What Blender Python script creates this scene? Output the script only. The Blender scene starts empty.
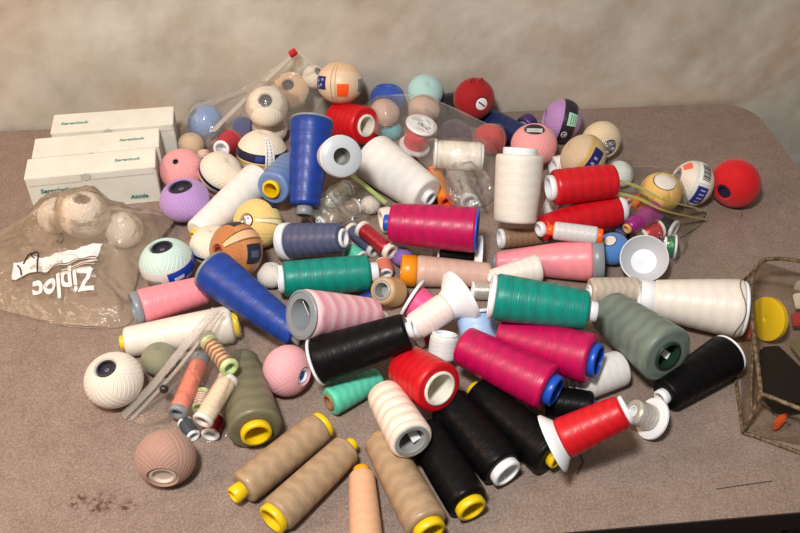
import bpy, bmesh, math, random
from mathutils import Vector, Matrix, noise
random.seed(4)
PI=math.pi
scene=bpy.context.scene
COL=scene.collection

# ------------------------------------------------------------------ camera
cam_d=bpy.data.cameras.new('camera'); cam_o=bpy.data.objects.new('camera',cam_d); COL.objects.link(cam_o)
CAM=Vector((-0.74211079,-1.18209355,0.76329074))
RV=Vector((0.99380776,-0.10823429,0.02512911)); UV_=Vector((0.05497348,0.67548815,0.73531876)); FV=Vector((0.09656112,0.72938406,-0.67725538))
cam_o.matrix_world=Matrix(((RV.x,UV_.x,-FV.x,CAM.x),(RV.y,UV_.y,-FV.y,CAM.y),(RV.z,UV_.z,-FV.z,CAM.z),(0,0,0,1)))
cam_d.sensor_width=36; cam_d.lens=858/800*36; cam_d.clip_start=.02
scene.camera=cam_o

# ------------------------------------------------------------------ materials
def lin(c):
    return tuple(((v/255)/12.92 if v/255<=.04045 else ((v/255+.055)/1.055)**2.4) for v in c)+(1,)
class NT:
    def __init__(s,name):
        s.m=bpy.data.materials.new(name); s.m.use_nodes=True; s.t=s.m.node_tree; s.n=s.t.nodes; s.b=s.n['Principled BSDF']; s.out=s.n['Material Output']
    def node(s,t,**k):
        n=s.n.new(t)
        for a,v in k.items(): setattr(n,a,v)
        return n
    def link(s,a,b): s.t.links.new(a,b)
    def val(s,sock,v):
        if hasattr(v,'is_output'): s.link(v,sock)
        else: sock.default_value=v
    def math(s,op,a,b=None,c=None):
        n=s.node('ShaderNodeMath',operation=op); s.val(n.inputs[0],a)
        if b is not None: s.val(n.inputs[1],b)
        if c is not None: s.val(n.inputs[2],c)
        return n.outputs[0]
    def mix(s,f,a,b,mode='MIX'):
        n=s.node('ShaderNodeMix',data_type='RGBA',blend_type=mode); s.val(n.inputs[0],f); s.val(n.inputs[6],a); s.val(n.inputs[7],b); return n.outputs[2]
    def bump(s,h,strength,dist=.001):
        n=s.node('ShaderNodeBump'); s.val(n.inputs['Height'],h); n.inputs['Strength'].default_value=strength; n.inputs['Distance'].default_value=dist; s.link(n.outputs[0],s.b.inputs['Normal']); return n
    def noise(s,scale,detail=4,vec=None,rough=.5):
        n=s.node('ShaderNodeTexNoise'); n.inputs['Scale'].default_value=scale; n.inputs['Detail'].default_value=detail; n.inputs['Roughness'].default_value=rough
        if vec is not None: s.link(vec,n.inputs['Vector'])
        return n.outputs['Fac']
    def ramp(s,f,stops,interp='LINEAR'):
        n=s.node('ShaderNodeValToRGB'); s.val(n.inputs[0],f); cr=n.color_ramp; cr.interpolation=interp
        while len(cr.elements)<len(stops): cr.elements.new(.5)
        for e,(p,c) in zip(cr.elements,stops): e.position=p; e.color=c
        return n.outputs[0]
MATS={}
def plain(name,c,rough=.45,spec=.4,**k):
    key=('p',name)
    if key in MATS: return MATS[key]
    t=NT(name); t.b.inputs['Base Color'].default_value=lin(c); t.b.inputs['Roughness'].default_value=rough; t.b.inputs['Specular IOR Level'].default_value=spec
    for a,v in k.items(): t.b.inputs[a.replace('_',' ')].default_value=v
    MATS[key]=t.m; return t.m
def uvs(t):
    u=t.node('ShaderNodeUVMap'); sp=t.node('ShaderNodeSeparateXYZ'); t.link(u.outputs[0],sp.inputs[0]); return sp.outputs[0],sp.outputs[1]
def wave(t,u,v,a,b):
    # sin(2pi(a u + b v))
    x=t.math('ADD',t.math('MULTIPLY',u,a),t.math('MULTIPLY',v,b))
    return t.math('SINE',t.math('MULTIPLY',x,2*PI))
def thread_mat(name,stops,rough=.40,sheen=.42,metal=0.0,bands=8.0):
    """wound thread: fine grooves, crossing sheen bands painted into the colour; stops = list of sRGB colours"""
    key=('t',name)
    if key in MATS: return MATS[key]
    t=NT('thread_'+name); u,v=uvs(t)
    oi=t.node('ShaderNodeObjectInfo'); rnd=oi.outputs['Random']
    tc=t.node('ShaderNodeTexCoord'); nz=t.noise(60,3,tc.outputs['Object'])
    # cross wound thread: sheen painted into the colour as zigzag bands, fine turns along the winding
    tri=t.math('MULTIPLY_ADD',t.math('SINE',t.math('MULTIPLY',u,12*PI)),.25,.25)
    ph=t.math('ADD',t.math('MULTIPLY_ADD',v,bands,rnd),t.math('MULTIPLY_ADD',tri,.55,t.math('MULTIPLY',nz,.5)))
    saw=t.math('MULTIPLY_ADD',t.math('SINE',t.math('MULTIPLY',ph,2*PI)),.5,.5)
    cx=t.node('ShaderNodeCombineXYZ'); t.link(t.math('MULTIPLY',t.math('PINGPONG',u,.5),5.0),cx.inputs[0]); t.link(t.math('MULTIPLY',v,85.0),cx.inputs[1]); t.link(rnd,cx.inputs[2])
    fine=t.noise(1.0,2,cx.outputs[0])
    if len(stops)==1:
        c=lin(stops[0]); lum=max(c[:3]); amt=.22 if lum<.6 else .07
        d=tuple(x*(1-amt) for x in c[:3])+(1,); l=tuple(min(.92,x*(1+amt)+.003) for x in c[:3])+(1,)
        f=t.math('MULTIPLY_ADD',saw,.45,t.math('MULTIPLY_ADD',fine,1.1,-.28))
        base=t.ramp(f,[(0,d),(1,l)])
    else:
        f=t.math('FRACT',t.math('ADD',t.math('MULTIPLY',v,7.0),t.math('MULTIPLY_ADD',tri,.2,t.math('MULTIPLY_ADD',nz,.45,t.math('MULTIPLY',fine,.5)))))
        n=len(stops); base=t.ramp(f,[(i/(n),lin(c)) for i,c in enumerate(stops)]+[(1,lin(stops[0]))])
    if name=='black': sheen=.12
    t.link(base,t.b.inputs['Base Color'])
    t.link(t.math('MULTIPLY_ADD',saw,-.12,rough+.06),t.b.inputs['Roughness']); t.b.inputs['Specular IOR Level'].default_value=sheen; t.b.inputs['Metallic'].default_value=metal
    t.bump(t.math('MULTIPLY_ADD',saw,.25,t.math('MULTIPLY',fine,1.0)),.5,.0007)
    MATS[key]=t.m; return t.m
def yarn_mat(name,c,rough=.7):
    key=('y',name)
    if key in MATS: return MATS[key]
    t=NT('cotton_'+name); u,v=uvs(t)
    a=wave(t,u,v,30,9); b=wave(t,u,v,-30,11); 
    sel=t.math('GREATER_THAN',wave(t,u,v,3,1.0),0.0)
    lo=t.math('ADD',t.math('MULTIPLY',a,sel),t.math('MULTIPLY',b,t.math('SUBTRACT',1.0,sel)))
    fine=wave(t,u,v,70,-24)
    tc=t.node('ShaderNodeTexCoord'); nz=t.noise(70,4,tc.outputs['Object'])
    cc=lin(c); d=tuple(x*.80 for x in cc[:3])+(1,); l=tuple(min(1,x*1.12+.005) for x in cc[:3])+(1,)
    f=t.math('MULTIPLY_ADD',lo,.12,t.math('MULTIPLY_ADD',nz,.5,.28))
    t.link(t.ramp(f,[(0,d),(1,l)]),t.b.inputs['Base Color'])
    t.b.inputs['Roughness'].default_value=rough; t.b.inputs['Specular IOR Level'].default_value=.25; t.b.inputs['Sheen Weight'].default_value=.15
    t.bump(t.math('MULTIPLY_ADD',lo,.32,t.math('MULTIPLY_ADD',fine,.25,t.math('MULTIPLY',nz,.9))),.5,.0010)
    MATS[key]=t.m; return t.m
def film_mat(name,tint=(.95,.95,.95),haze=.08,hcol=(225,220,212),gloss=1.0,rough=.12,bmp=.35):
    key=('f',name)
    if key in MATS: return MATS[key]
    t=NT('film_'+name); n=t.n; n.remove(t.b)
    tr=t.node('ShaderNodeBsdfTransparent'); tr.inputs[0].default_value=tint+(1,)
    d0=t.node('ShaderNodeBsdfDiffuse'); d0.inputs[0].default_value=lin(hcol); d1=t.node('ShaderNodeBsdfTranslucent'); d1.inputs[0].default_value=lin(hcol); df=t.node('ShaderNodeMixShader'); df.inputs[0].default_value=.35; t.link(d0.outputs[0],df.inputs[1]); t.link(d1.outputs[0],df.inputs[2])
    gl=t.node('ShaderNodeBsdfGlossy'); gl.inputs['Roughness'].default_value=rough; gl.inputs['Color'].default_value=(.95,.95,.95,1)
    tc=t.node('ShaderNodeTexCoord')
    b=t.node('ShaderNodeBump'); b.inputs['Strength'].default_value=bmp; b.inputs['Distance'].default_value=.004
    nn=t.noise(85,4,tc.outputs['Object']); t.link(nn,b.inputs['Height'])
    fr=t.node('ShaderNodeFresnel'); fr.inputs['IOR'].default_value=1.42
    t.link(b.outputs[0],fr.inputs['Normal']); t.link(b.outputs[0],gl.inputs['Normal']); t.link(b.outputs[0],d0.inputs['Normal'])
    m1=t.node('ShaderNodeMixShader'); m1.inputs[0].default_value=haze; t.link(tr.outputs[0],m1.inputs[1]); t.link(df.outputs[0],m1.inputs[2])
    m2=t.node('ShaderNodeMixShader'); t.link(t.math('MULTIPLY',fr.outputs[0],gloss),m2.inputs[0]); t.link(m1.outputs[0],m2.inputs[1]); t.link(gl.outputs[0],m2.inputs[2])
    t.link(m2.outputs[0],t.out.inputs['Surface'])
    MATS[key]=t.m; return t.m

THREAD={
'khaki':[(112,108,84)],'tan':[(164,138,108)],'peachtan':[(214,168,132)],'peachvar':[(243,224,208),(246,236,226),(232,196,176)],
'red':[(196,12,26)],'coralred':[(216,42,52)],'black':[(9,8,9)],'magenta':[(178,2,78)],'white':[(234,230,224)],'offwhite':[(226,219,206)],
'silver':[(196,190,180)],'greygreen':[(112,124,114)],'cream':[(228,221,210)],'beigegrey':[(190,178,162)],'teal':[(0,130,116)],'pink':[(240,142,152)],
'brown':[(150,116,88)],'lightgrey':[(205,204,204)],'blue':[(20,58,142)],'lightblue':[(106,132,182)],'slate':[(76,82,112)],
'pinkvar':[(236,176,184),(246,206,208),(226,150,166)],'mint':[(92,200,168)],'palepink':[(246,222,214)],'hotpink':[(244,96,148)],'paleblue':[(166,196,234)],
'rosetan':[(206,172,156)],'caramel':[(196,158,116)],'salmon':[(214,120,98)],'crimson':[(170,30,50)],'golden':[(168,146,122)],'iri':[(222,226,210)],
'orange':[(244,146,30)],'ivory':[(232,226,212)],'coral':[(226,128,104)],'sand':[(218,196,166)],'brownstripe':[(140,82,46),(226,206,160),(150,90,52)],
'redwhite':[(226,216,190),(196,40,48),(230,220,196)],'darkslate':[(60,70,84)],'purple':[(72,46,112)],'navy':[(24,40,84)],'crimsondot':[(190,52,66)],
'violet':[(160,40,130)],'redmetal':[(204,24,38)],'greenmetal':[(12,120,62)],'pinkred':[(200,90,96)],
}
SHINY={'silver','violet','redmetal','greenmetal','iri','golden','purple','crimson'}
CORE={'yellow':(232,196,20),'orangeyellow':(226,160,20),'white':(236,238,240),'greycore':(150,150,146),'paper':(232,226,210),'blue':(24,82,190),'darkgreen':(26,54,34),
'greyp':(134,140,146),'orange':(246,92,20),'frost':(214,222,228),'brownc':(150,110,76),'orangey2':(228,140,10),'clearp':(222,214,206),'wood':(206,160,104),'palegreen':(206,226,160),
'navyp':(36,44,84),'palepinkp':(232,180,170),'bluep':(30,60,170),'porcelain':(242,242,244)}
YARN={'lilac':(182,146,206),'pink2':(240,164,164),'ivory':(236,224,204),'caramelball':(190,122,68),'yellow2':(240,204,128),'aquawhite':(200,226,218),'ivory2':(234,224,208),
'olive':(140,140,112),'mauve':(176,138,122),'pink3':(234,170,176),'denim':(126,156,202),'royal':(48,84,172),'beige':(224,190,152),'aqua':(176,214,212),'blackball':(14,14,16),
'dkred':(160,8,20),'red2':(206,10,22),'plum':(62,40,60),'turq':(90,188,198),'rosebeige':(196,166,150),'lilac2':(178,136,192),'beige2':(208,184,152),'ivory3':(224,204,170),
'pearl':(226,230,222),'gold':(242,196,104),'cornflower':(88,142,212),'white2':(236,228,218),'violetf':(134,104,180)}
def tmat(n):
    if n in SHINY: return thread_mat(n,THREAD[n],rough=.3,sheen=.8,metal=.35)
    return thread_mat(n,THREAD[n])
def cmat(n):
    if n=='frost': return plain('core_frost',CORE[n],.35,.5,Transmission_Weight=.25)
    if n in('paper','brownc','wood'): return plain('core_'+n,CORE[n],.8,.2)
    return plain('core_'+n,CORE[n],.35,.5)
def ymat(n): return yarn_mat(n,YARN[n])
PAPER=lambda n,c: plain('paper_'+n,c,.4,.4)

# ------------------------------------------------------------------ mesh helpers
def mesh_obj(name,verts,faces,mat,parent=None,uv=None,smooth=True,sharp=40):
    me=bpy.data.meshes.new(name); me.from_pydata(verts,[],faces)
    if uv:
        l=me.uv_layers.new(name='UVMap'); k=0
        for f in uv:
            for c in f: l.data[k].uv=c; k+=1
    me.materials.append(mat)
    if smooth:
        for p in me.polygons: p.use_smooth=True
        me.set_sharp_from_angle(angle=math.radians(sharp))
    o=bpy.data.objects.new(name,me); COL.objects.link(o)
    if parent is not None: o.parent=parent
    return o
def lathe(name,prof,mat,parent=None,seg=40,closed=False,sharp=40,a0=0,a1=2*PI):
    """prof: list of (z,r); revolved about local Z. closed joins last to first"""
    full=abs(a1-a0-2*PI)<1e-6
    cols=seg if full else seg+1
    L=[0]
    for i in range(1,len(prof)): L.append(L[-1]+math.hypot(prof[i][0]-prof[i-1][0],prof[i][1]-prof[i-1][1]))
    tot=L[-1] or 1
    V=[];F=[];U=[]
    for z,r in prof:
        for j in range(cols):
            a=a0+(a1-a0)*j/seg; V.append((r*math.cos(a),r*math.sin(a),z))
    n=len(prof)
    for i in range(n if closed else n-1):
        i2=(i+1)%n
        for j in range(seg):
            j2=(j+1)%cols if full else j+1
            F.append((i*cols+j,i*cols+j2,i2*cols+j2,i2*cols+j))
            v0=L[i]/tot; v1=L[i2]/tot if i2 else 1
            U.append(((j/seg,v0),((j+1)/seg,v0),((j+1)/seg,v1),(j/seg,v1)))
    return mesh_obj(name,V,F,mat,parent,U,True,sharp)
def frame(loc,zdir):
    """local Z along zdir, local X facing the photographer's side"""
    z=Vector(zdir).normalized(); x=CAM-Vector(loc); x-=z*x.dot(z); x.normalize(); y=z.cross(x)
    m=Matrix((x,y,z)).transposed().to_4x4(); m.translation=Vector(loc); return m
def thing(name,label,cat,group=None,m=None):
    o=bpy.data.objects.new(name,None); o.empty_display_size=.02; COL.objects.link(o)
    if m is not None: o.matrix_world=m
    o['label']=label; o['category']=cat
    if group: o['group']=group
    return o
def tag(o,label,cat,group=None,kind=None):
    if label: o['label']=label
    if cat: o['category']=cat
    if group: o['group']=group
    if kind: o['kind']=kind
    return o
def box_mesh(name,lo,hi,mat,parent=None,bev=.001):
    bm=bmesh.new(); bmesh.ops.create_cube(bm,size=1)
    for v in bm.verts: v.co=Vector([lo[i]+(v.co[i]+.5)*(hi[i]-lo[i]) for i in range(3)])
    if bev: bmesh.ops.bevel(bm,geom=list(bm.edges),offset=bev,segments=2,affect='EDGES')
    me=bpy.data.meshes.new(name); bm.to_mesh(me); bm.free(); me.materials.append(mat)
    o=bpy.data.objects.new(name,me); COL.objects.link(o)
    if parent is not None: o.parent=parent
    return o
def tube_mesh(name,pts,r,mat,parent=None,seg=8):
    """round tube through points (mesh)"""
    pts=[Vector(p) for p in pts]; V=[];F=[]
    for i,p in enumerate(pts):
        d=(pts[min(i+1,len(pts)-1)]-pts[max(i-1,0)]).normalized()
        a=d.cross(Vector((0,0,1))); 
        if a.length<1e-4: a=d.cross(Vector((1,0,0)))
        a.normalize(); b=d.cross(a)
        for j in range(seg): V.append(p+(a*math.cos(2*PI*j/seg)+b*math.sin(2*PI*j/seg))*r)
    for i in range(len(pts)-1):
        for j in range(seg): F.append((i*seg+j,i*seg+(j+1)%seg,(i+1)*seg+(j+1)%seg,(i+1)*seg+j))
    F.append(tuple(range(seg))[::-1]); F.append(tuple((len(pts)-1)*seg+j for j in range(seg)))
    return mesh_obj(name,V,F,mat,parent)
def spline(pts,n=8):
    P=[Vector(p) for p in pts]; out=[]
    for i in range(len(P)-1):
        p0=P[max(i-1,0)];p1=P[i];p2=P[i+1];p3=P[min(i+2,len(P)-1)]
        for k in range(n):
            t=k/n; out.append(.5*((2*p1)+(p2-p0)*t+(2*p0-5*p1+4*p2-p3)*t*t+(3*p1-p0-3*p2+p3)*t**3))
    out.append(P[-1]); return out
def text_mesh(name,body,size,mat,parent,m,extrude=.0001,bold=0,shear=0,xscale=1):
    cu=bpy.data.curves.new(name,'FONT'); cu.body=body; cu.size=size; cu.extrude=extrude; cu.offset=bold; cu.shear=shear; cu.align_x='CENTER'; cu.align_y='CENTER'
    tmp=bpy.data.objects.new(name,cu); COL.objects.link(tmp); bpy.context.view_layer.update()
    dg=bpy.context.evaluated_depsgraph_get(); me=bpy.data.meshes.new_from_object(tmp.evaluated_get(dg)); bpy.data.objects.remove(tmp)
    me.materials.clear(); me.materials.append(mat)
    if xscale!=1:
        for v in me.vertices: v.co.x*=xscale
    me.transform(m)
    o=bpy.data.objects.new(name,me); COL.objects.link(o); o.parent=parent; return o

# ------------------------------------------------------------------ spools and cones
SPH={}
G={}
def spool(key,kind,A,B,rA,rB,label,th,co,capA=None,capB=None,flA=0,flB=0,bore=.74,flcone=0,flen=0,fullface=0,group=None):
    A=Vector(A)/1000;B=Vector(B)/1000;rA/=1000;rB/=1000
    L=(B-A).length
    SPH[key]=[(A.lerp(B,t/8),rA+(rB-rA)*t/8) for t in range(9)]
    cone=kind=='thread_cone'
    root=thing(kind,label,'thread cone' if cone else 'thread spool',group or ('thread cones in the pile' if cone else 'small thread spools in the pile'),frame(A,B-A))
    la,fa=capA or (.01,.5); lb,fb=capB or (.01,.5)
    za=la*L; zb=L-lb*L
    if flA: za=max(za,(.13*L if (cone or flcone) else .0032))
    if flB: zb=min(zb,L-((flen or .16)*L if (cone or flcone) else .0032))
    if flcone and flA==0: za=la*L
    ca,cb=rA*fa,rB*fb            # radii of the bare ends
    ia,ib=min(ca*.9,rA*.62),min(cb*.9,rB*.62)
    # wound thread
    n=14; sh=min(.0045,.3*min(rA,rB),.2*(zb-za)); prof=[]
    def rr(z): t=(z-za)/(zb-za); return (rA+(rB-rA)*t)*(1+.018*math.sin(PI*t))
    prof.append((za+.0006,min(ia*.98,rr(za)*.9)))
    for k in range(5):
        a=PI/2*k/4; z=za+sh*(1-math.sin(a)) if False else za+sh*(1-math.cos(a)); prof.append((z,rr(za+sh)-sh*(1-math.sin(a))))
    for k in range(1,n): 
        z=za+sh+(zb-za-2*sh)*k/n; prof.append((z,rr(z)))
    for k in range(5):
        a=PI/2*k/4; prof.append((zb-sh*(1-math.sin(a)),rr(zb-sh)-sh*(1-math.cos(a))))
    prof.append((zb-.0006,min(ib*.98,rr(zb)*.9)))
    lathe('thread_winding',prof,tmat(th),root,seg=48,sharp=60)
    cm=cmat(co)
    # hollow core running through the winding
    w=lambda r:max(r*bore,r-.0035)
    ba,bb=w(ca) if not fullface else ca*bore,w(cb)
    da=min(.45*L,.03); 
    core=[(.0012,ia*1.0),(.0008,ia)]
    pro=[(0.0006,min(ia,ca*.96)),(L-.0006,min(ib,cb*.96)),(L-.0006,bb*.985),(L-da,bb*.9),(L-da,.0004),(da,.0004),(da,ba*.9),(.0006,ba*.985)]
    lathe('core_tube',pro,cmat('greycore') if fullface else cm,root,seg=32,closed=True)
    # end rings where the bare ends stick out
    def ring(z0,z1,ro,ri):
        e=min(.0012,(z1-z0)*.3)
        lathe('end_ring',[(z0,ri),(z0,ro-e),(z0+e,ro),(z1-e,ro),(z1,ro-e),(z1,ri)],cm,root,seg=40,closed=True,sharp=50)
    if capA and not flA: ring(0,max(za,.0025)+.0006,ca,ba)
    if capB and not flB: ring(L-max(lb*L,.0025)-.0006,L,cb,bb)
    def flange(end,f,r):
        R=r*f; s=1 if end=='A' else -1; o=0 if end=='A' else L
        ln=(za if end=='A' else L-zb)+.0006; hole=r*.42
        if cone or flcone:
            p=[(0,R),(ln*.22,R*.985),(ln*.75,r*1.1),(ln,r*.96),(ln,hole),(ln*.75,hole+.001),(ln*.7,r*.9),(ln*.15,R*.93),(0,R*.95)]
        else:
            e=.0006; p=[(0,hole),(0,R-e),(e,R),(ln-e,R),(ln,R-e),(ln,hole)]
        lathe('flange',[(o+s*z,q) for z,q in p],cm,root,seg=48,closed=True)
    if flA: flange('A',flA,rA)
    if flB: flange('B',flB,rB)
    G[key]=(root,L,rA,rB)
    return root

# ------------------------------------------------------------------ cotton balls
HOLE={'darkcore':(40,38,50),'darkred':(140,60,40),'foil':(190,190,196),'palecore':(214,196,180),'bluewhite':(226,228,236),'greyp':(120,126,138),'royalp':(70,96,180),
'whitelabel':(236,232,226),'lilacp':(140,110,160),'ovallabel':(46,40,52),'whitepale':(232,226,214),'greyhole':(140,136,134),'navycore':(34,34,62),'brownhole':(96,72,64)}
def ball_r(R,lat,hr,sq):
    """profile of the ball at latitude lat: (z, r)"""
    return (R*sq*math.sin(lat),R*math.cos(lat))
def latmax(hr): return math.acos(min(.99,hr*1.0+.08))
def ball_patch(name,R,sq,lon0,lon1,lat0,lat1,mat,parent,lift=1.012,n=10):
    V=[];F=[]
    for i in range(n+1):
        la=lat0+(lat1-lat0)*i/n
        for j in range(n+1):
            lo=lon0+(lon1-lon0)*j/n; z,r=ball_r(R*lift,la,0,sq); V.append((r*math.cos(lo),r*math.sin(lo),z))
    for i in range(n):
        for j in range(n): a=i*(n+1)+j; F.append((a,a+1,a+n+2,a+n+1))
    return mesh_obj(name,V,F,mat,parent)
def ball_band(name,R,sq,lat0,lat1,mat,parent,lift=1.008):
    prof=[(ball_r(R*lift,lat0+(lat1-lat0)*k/8,0,sq)) for k in range(9)]
    prof+= [(ball_r(R*.99,lat1+(lat0-lat1)*k/8,0,sq)) for k in range(9)]
    return lathe(name,prof,mat,parent,seg=48,closed=True)
D=math.radians
def ball(key,C,R,pole,label,col,hole=None,hr=.2,band=None,bandw=.4,sq=.9,strip=0,group=None):
    C=Vector(C)/1000;R/=1000
    SPH[key]=[(C,R)]
    root=thing('cotton_ball',label,'yarn ball',group or 'crochet cotton balls in the pile',frame(C,pole)); G[key]=(root,R)
    hh=hr if hole else .16
    lm=math.acos(min(.97,hh+.06)); prof=[]
    n=22
    rn=.45*(R*hh)      # rolled lip into the hole
    zt,rt=ball_r(R,lm,0,sq)
    inner=[(-zt*.55,R*hh*.98),(-zt*.9,R*hh*1.0)]
    prof=inner+[ball_r(R,-lm+2*lm*k/n,0,sq) for k in range(n+1)]+[(zt*.9,R*hh*1.0),(zt*.55,R*hh*.98)] if hole else [(-zt*.93,.0004),(-zt*.97,R*hh*.6)]+[ball_r(R,-lm+2*lm*k/n,0,sq) for k in range(n+1)]+[(zt*.97,R*hh*.6),(zt*.93,.0004)]
    lathe('winding',prof,ymat(col),root,seg=48,sharp=70)
    if hole:
        hm=plain('hole_'+hole,HOLE[hole],.5,.4) if hole!='foil' else plain('hole_foil',HOLE[hole],.25,.6,Metallic=.7)
        if hole in('darkcore','navycore','brownhole','darkred','palecore','royalp','lilacp','greyhole','greyp','bluewhite'):
            # a paper tube with a recessed bottom
            r=R*hh*.97
            lathe('core_tube',[(zt*.90,r),(zt*.93,r),(zt*.95,r*.80),(zt*.80,r*.76),(zt*.80,.0003),(-zt*.5,.0003),(-zt*.5,r*.7)],hm,root,seg=28,closed=True)
            if hole=='darkcore' and hr>.3:
                pm=plain('core_print',(120,116,130),.5,.4)
                for k in range(5):
                    a=2*PI*k/5
                    lathe('core_print',[(zt*.80,r*.22),(zt*.82,r*.10)],pm,root,seg=10) if k==0 else None
            if hole=='bluewhite':
                lathe('core_print',[(zt*.82,r*.66),(zt*.81,r*.1)],plain('hole_blue',(40,60,150),.5,.4),root,seg=24)
        else:
            r=R*hh*.98
            lathe('end_label',[(zt*.98,r),(zt*1.0,r*.97),(zt*1.03,r*.5),(zt*1.035,.0003)],hm,root,seg=32)
    # ---- labels; longitude 0 faces the photographer, positive to the right when the pole is up
    bnd=[root]
    P=lambda nm,c,lo0,lo1,la0,la1,lift=1.016: ball_patch(nm,R,sq,D(lo0),D(lo1),D(la0),D(la1),PAPER(nm+str(c),c),bnd[0],lift)
    hw=math.degrees(bandw)*1.0
    if band=='blackband':
        bnd[0]=ball_band('label_band',R,sq,D(-hw-4),D(hw-4),PAPER('white',(214,214,210)),root); ball_band('band_stripe',R,sq,D(-hw-2),D(-2),PAPER('black',(28,26,30)),bnd[0],1.014)
    elif band=='navyband':
        bnd[0]=ball_band('label_band',R,sq,D(-hw),D(hw),PAPER('ivory',(226,214,184)),root); ball_band('band_stripe',R,sq,D(-hw*.2),D(hw*.95),PAPER('navy',(26,30,58)),bnd[0],1.014)
        ball_band('gold_edge',R,sq,D(-hw*.75),D(-hw*.35),PAPER('gold',(196,160,84)),bnd[0],1.014)
        P('print_block',(48,66,140),-14,4,hw*.05,hw*.75,1.02)
        if strip:
            P('label_strip',(232,230,226),8,30,-58,64,1.026)
            for k in range(14):
                P('print_line',(60,60,66),12,14,-50+k*8,-50+k*8+4.5,1.032); P('print_line',(60,60,66),22,24,-50+k*8,-50+k*8+4.5,1.032)
    elif band=='caramelband':
        bnd[0]=ball_band('label_band',R,sq,D(-hw),D(hw),PAPER('caramel',(196,134,84)),root)
        P('label_window',(38,44,60),60,108,-hw*.75,hw*.8); P('label_window',(38,44,60),-34,8,-hw*.7,hw*.7)
        P('print_block',(92,100,112),72,88,-hw*.35,hw*.35,1.022); P('print_block',(84,92,110),-20,-6,-hw*.4,hw*.4,1.022)
        for la in range(-48,66,5):
            P('print_line',(46,34,28),18,21,la,la+2.8,1.02); P('print_line',(46,34,28),41,44,la,la+2.8,1.02)
        P('label_strip',(226,180,136),22,40,-50,66,1.018)
    elif band=='navywin':
        bnd[0]=ball_band('label_band',R,sq,D(-hw-6),D(hw-6),PAPER('straw',(224,206,140)),root)
        P('label_window',(30,34,62),48,95,-hw,hw-8); P('label_strip',(232,220,170),6,24,-50,66,1.018)
        for la in range(-48,64,5): P('print_line',(60,52,44),7,10,la,la+2.8,1.024); P('print_line',(60,52,44),20,23,la,la+2.8,1.024)
    elif band=='bluelabel':
        bnd[0]=ball_band('label_band',R,sq,D(-hw-8),D(hw-10),PAPER('white',(222,226,226)),root)
        P('label_panel',(24,62,176),-8,62,-hw-7,hw-14); P('label_panel',(30,70,190),64,110,-hw-7,hw-11)
        P('print_block',(214,224,236),4,26,-hw*.5,-hw*.1,1.022); P('print_block',(200,214,232),30,50,-hw*.9,-hw*.6,1.022)
        for k in range(7): P('print_line',(50,54,70),-58+k*5,-56+k*5,-hw*.7,-hw*.15,1.02)
    elif band=='beigelabel':
        bnd[0]=ball_band('label_band',R,sq,D(-hw),D(hw),PAPER('beige',(222,196,164)),root)
        P('label_panel',(38,40,104),-76,-38,-16,20); 
        for k,(a,c) in enumerate(((-68,4),(-56,-6),(-66,-10),(-52,8))): P('print_block',(150,156,210),a,a+7,c,c+6,1.022)
        P('price_sticker',(250,92,30),-8,22,-34,2,1.022)
        P('barcode_panel',(214,206,190),44,78,-26,22)
        for k in range(6): P('barcode_line',(30,30,34),50+k*4,52+k*4,-20,14,1.022)
        for la in range(-52,60,6): P('print_line',(54,40,40),-24,-22,la,la+3.2,1.022); P('print_line',(54,40,40),-13,-11.4,la,la+3.2,1.022)
    elif band=='greenband':
        bnd[0]=ball_band('label_band',R,sq,D(-hw),D(hw),PAPER('sage',(176,190,160)),root); P('label_panel',(96,136,100),36,84,-hw,hw); P('label_panel',(104,140,104),-84,-46,-hw,hw)
    elif band=='darklabel':
        bnd[0]=ball_band('label_band',R,sq,D(-hw),D(hw*.35),PAPER('charcoal',(44,36,48)),root); ball_band('gold_edge',R,sq,D(-hw*1.2),D(-hw),PAPER('bronze',(120,92,66)),bnd[0])
        P('price_sticker',(166,214,190),-8,26,-hw*1.1,-hw*.1,1.022)
        for k in range(3): P('print_line',(90,140,110),-4,22,-hw*.95+k*7,-hw*.95+k*7+2.5,1.03)
        # round white emblem
        V=[];F=[]
        for i in range(20):
            a=2*PI*i/20
            for q in (6.2,8.4):
                la=D(-4+q*math.sin(a)); lo=D(-34+q*1.1*math.cos(a)); z,r=ball_r(R*1.024,la,0,sq); V.append((r*math.cos(lo),r*math.sin(lo),z))
        for i in range(20): j=(i+1)%20; F.append((2*i,2*i+1,2*j+1,2*j))
        mesh_obj('emblem_ring',V,F,PAPER('white',(222,222,222)),bnd[0])
        P('emblem_bar',(222,222,222),-38,-30,-8,-5,1.024); P('emblem_bar',(222,222,222),-35,-33,-8,4,1.024)
    elif band=='navygold':
        bnd[0]=ball_band('label_band',R,sq,D(-hw),D(hw),PAPER('tan',(196,170,130)),root); ball_band('gold_edge',R,sq,D(hw*.45),D(hw*.8),PAPER('gold',(206,166,70)),bnd[0],1.014)
        P('label_panel',(34,36,96),-46,40,-hw*.95,hw*.35)
        for k in range(4): P('print_line',(150,150,190),-30+k*14,-24+k*14,-hw*.5,-hw*.05,1.022)
    elif band=='barcodeband':
        bnd[0]=ball_band('label_band',R,sq,D(-hw*.75),D(hw*.6),PAPER('white',(228,226,220)),root)
        P('barcode_panel',(236,236,232),10,80,-hw*.7,hw*.35,1.016)
        for k in range(12): P('barcode_line',(28,28,32),18+k*4,20+k*4+(k%3)*.6,-hw*.6,hw*.12,1.022)
        P('label_panel',(40,44,120),-48,2,-hw*.7,hw*.25,1.016); P('price_sticker',(248,110,84),46,78,32,56,1.02)
        for k in range(4): P('print_line',(150,156,210),-42+k*11,-38+k*11,-hw*.5,-hw*.05,1.022)
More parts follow.
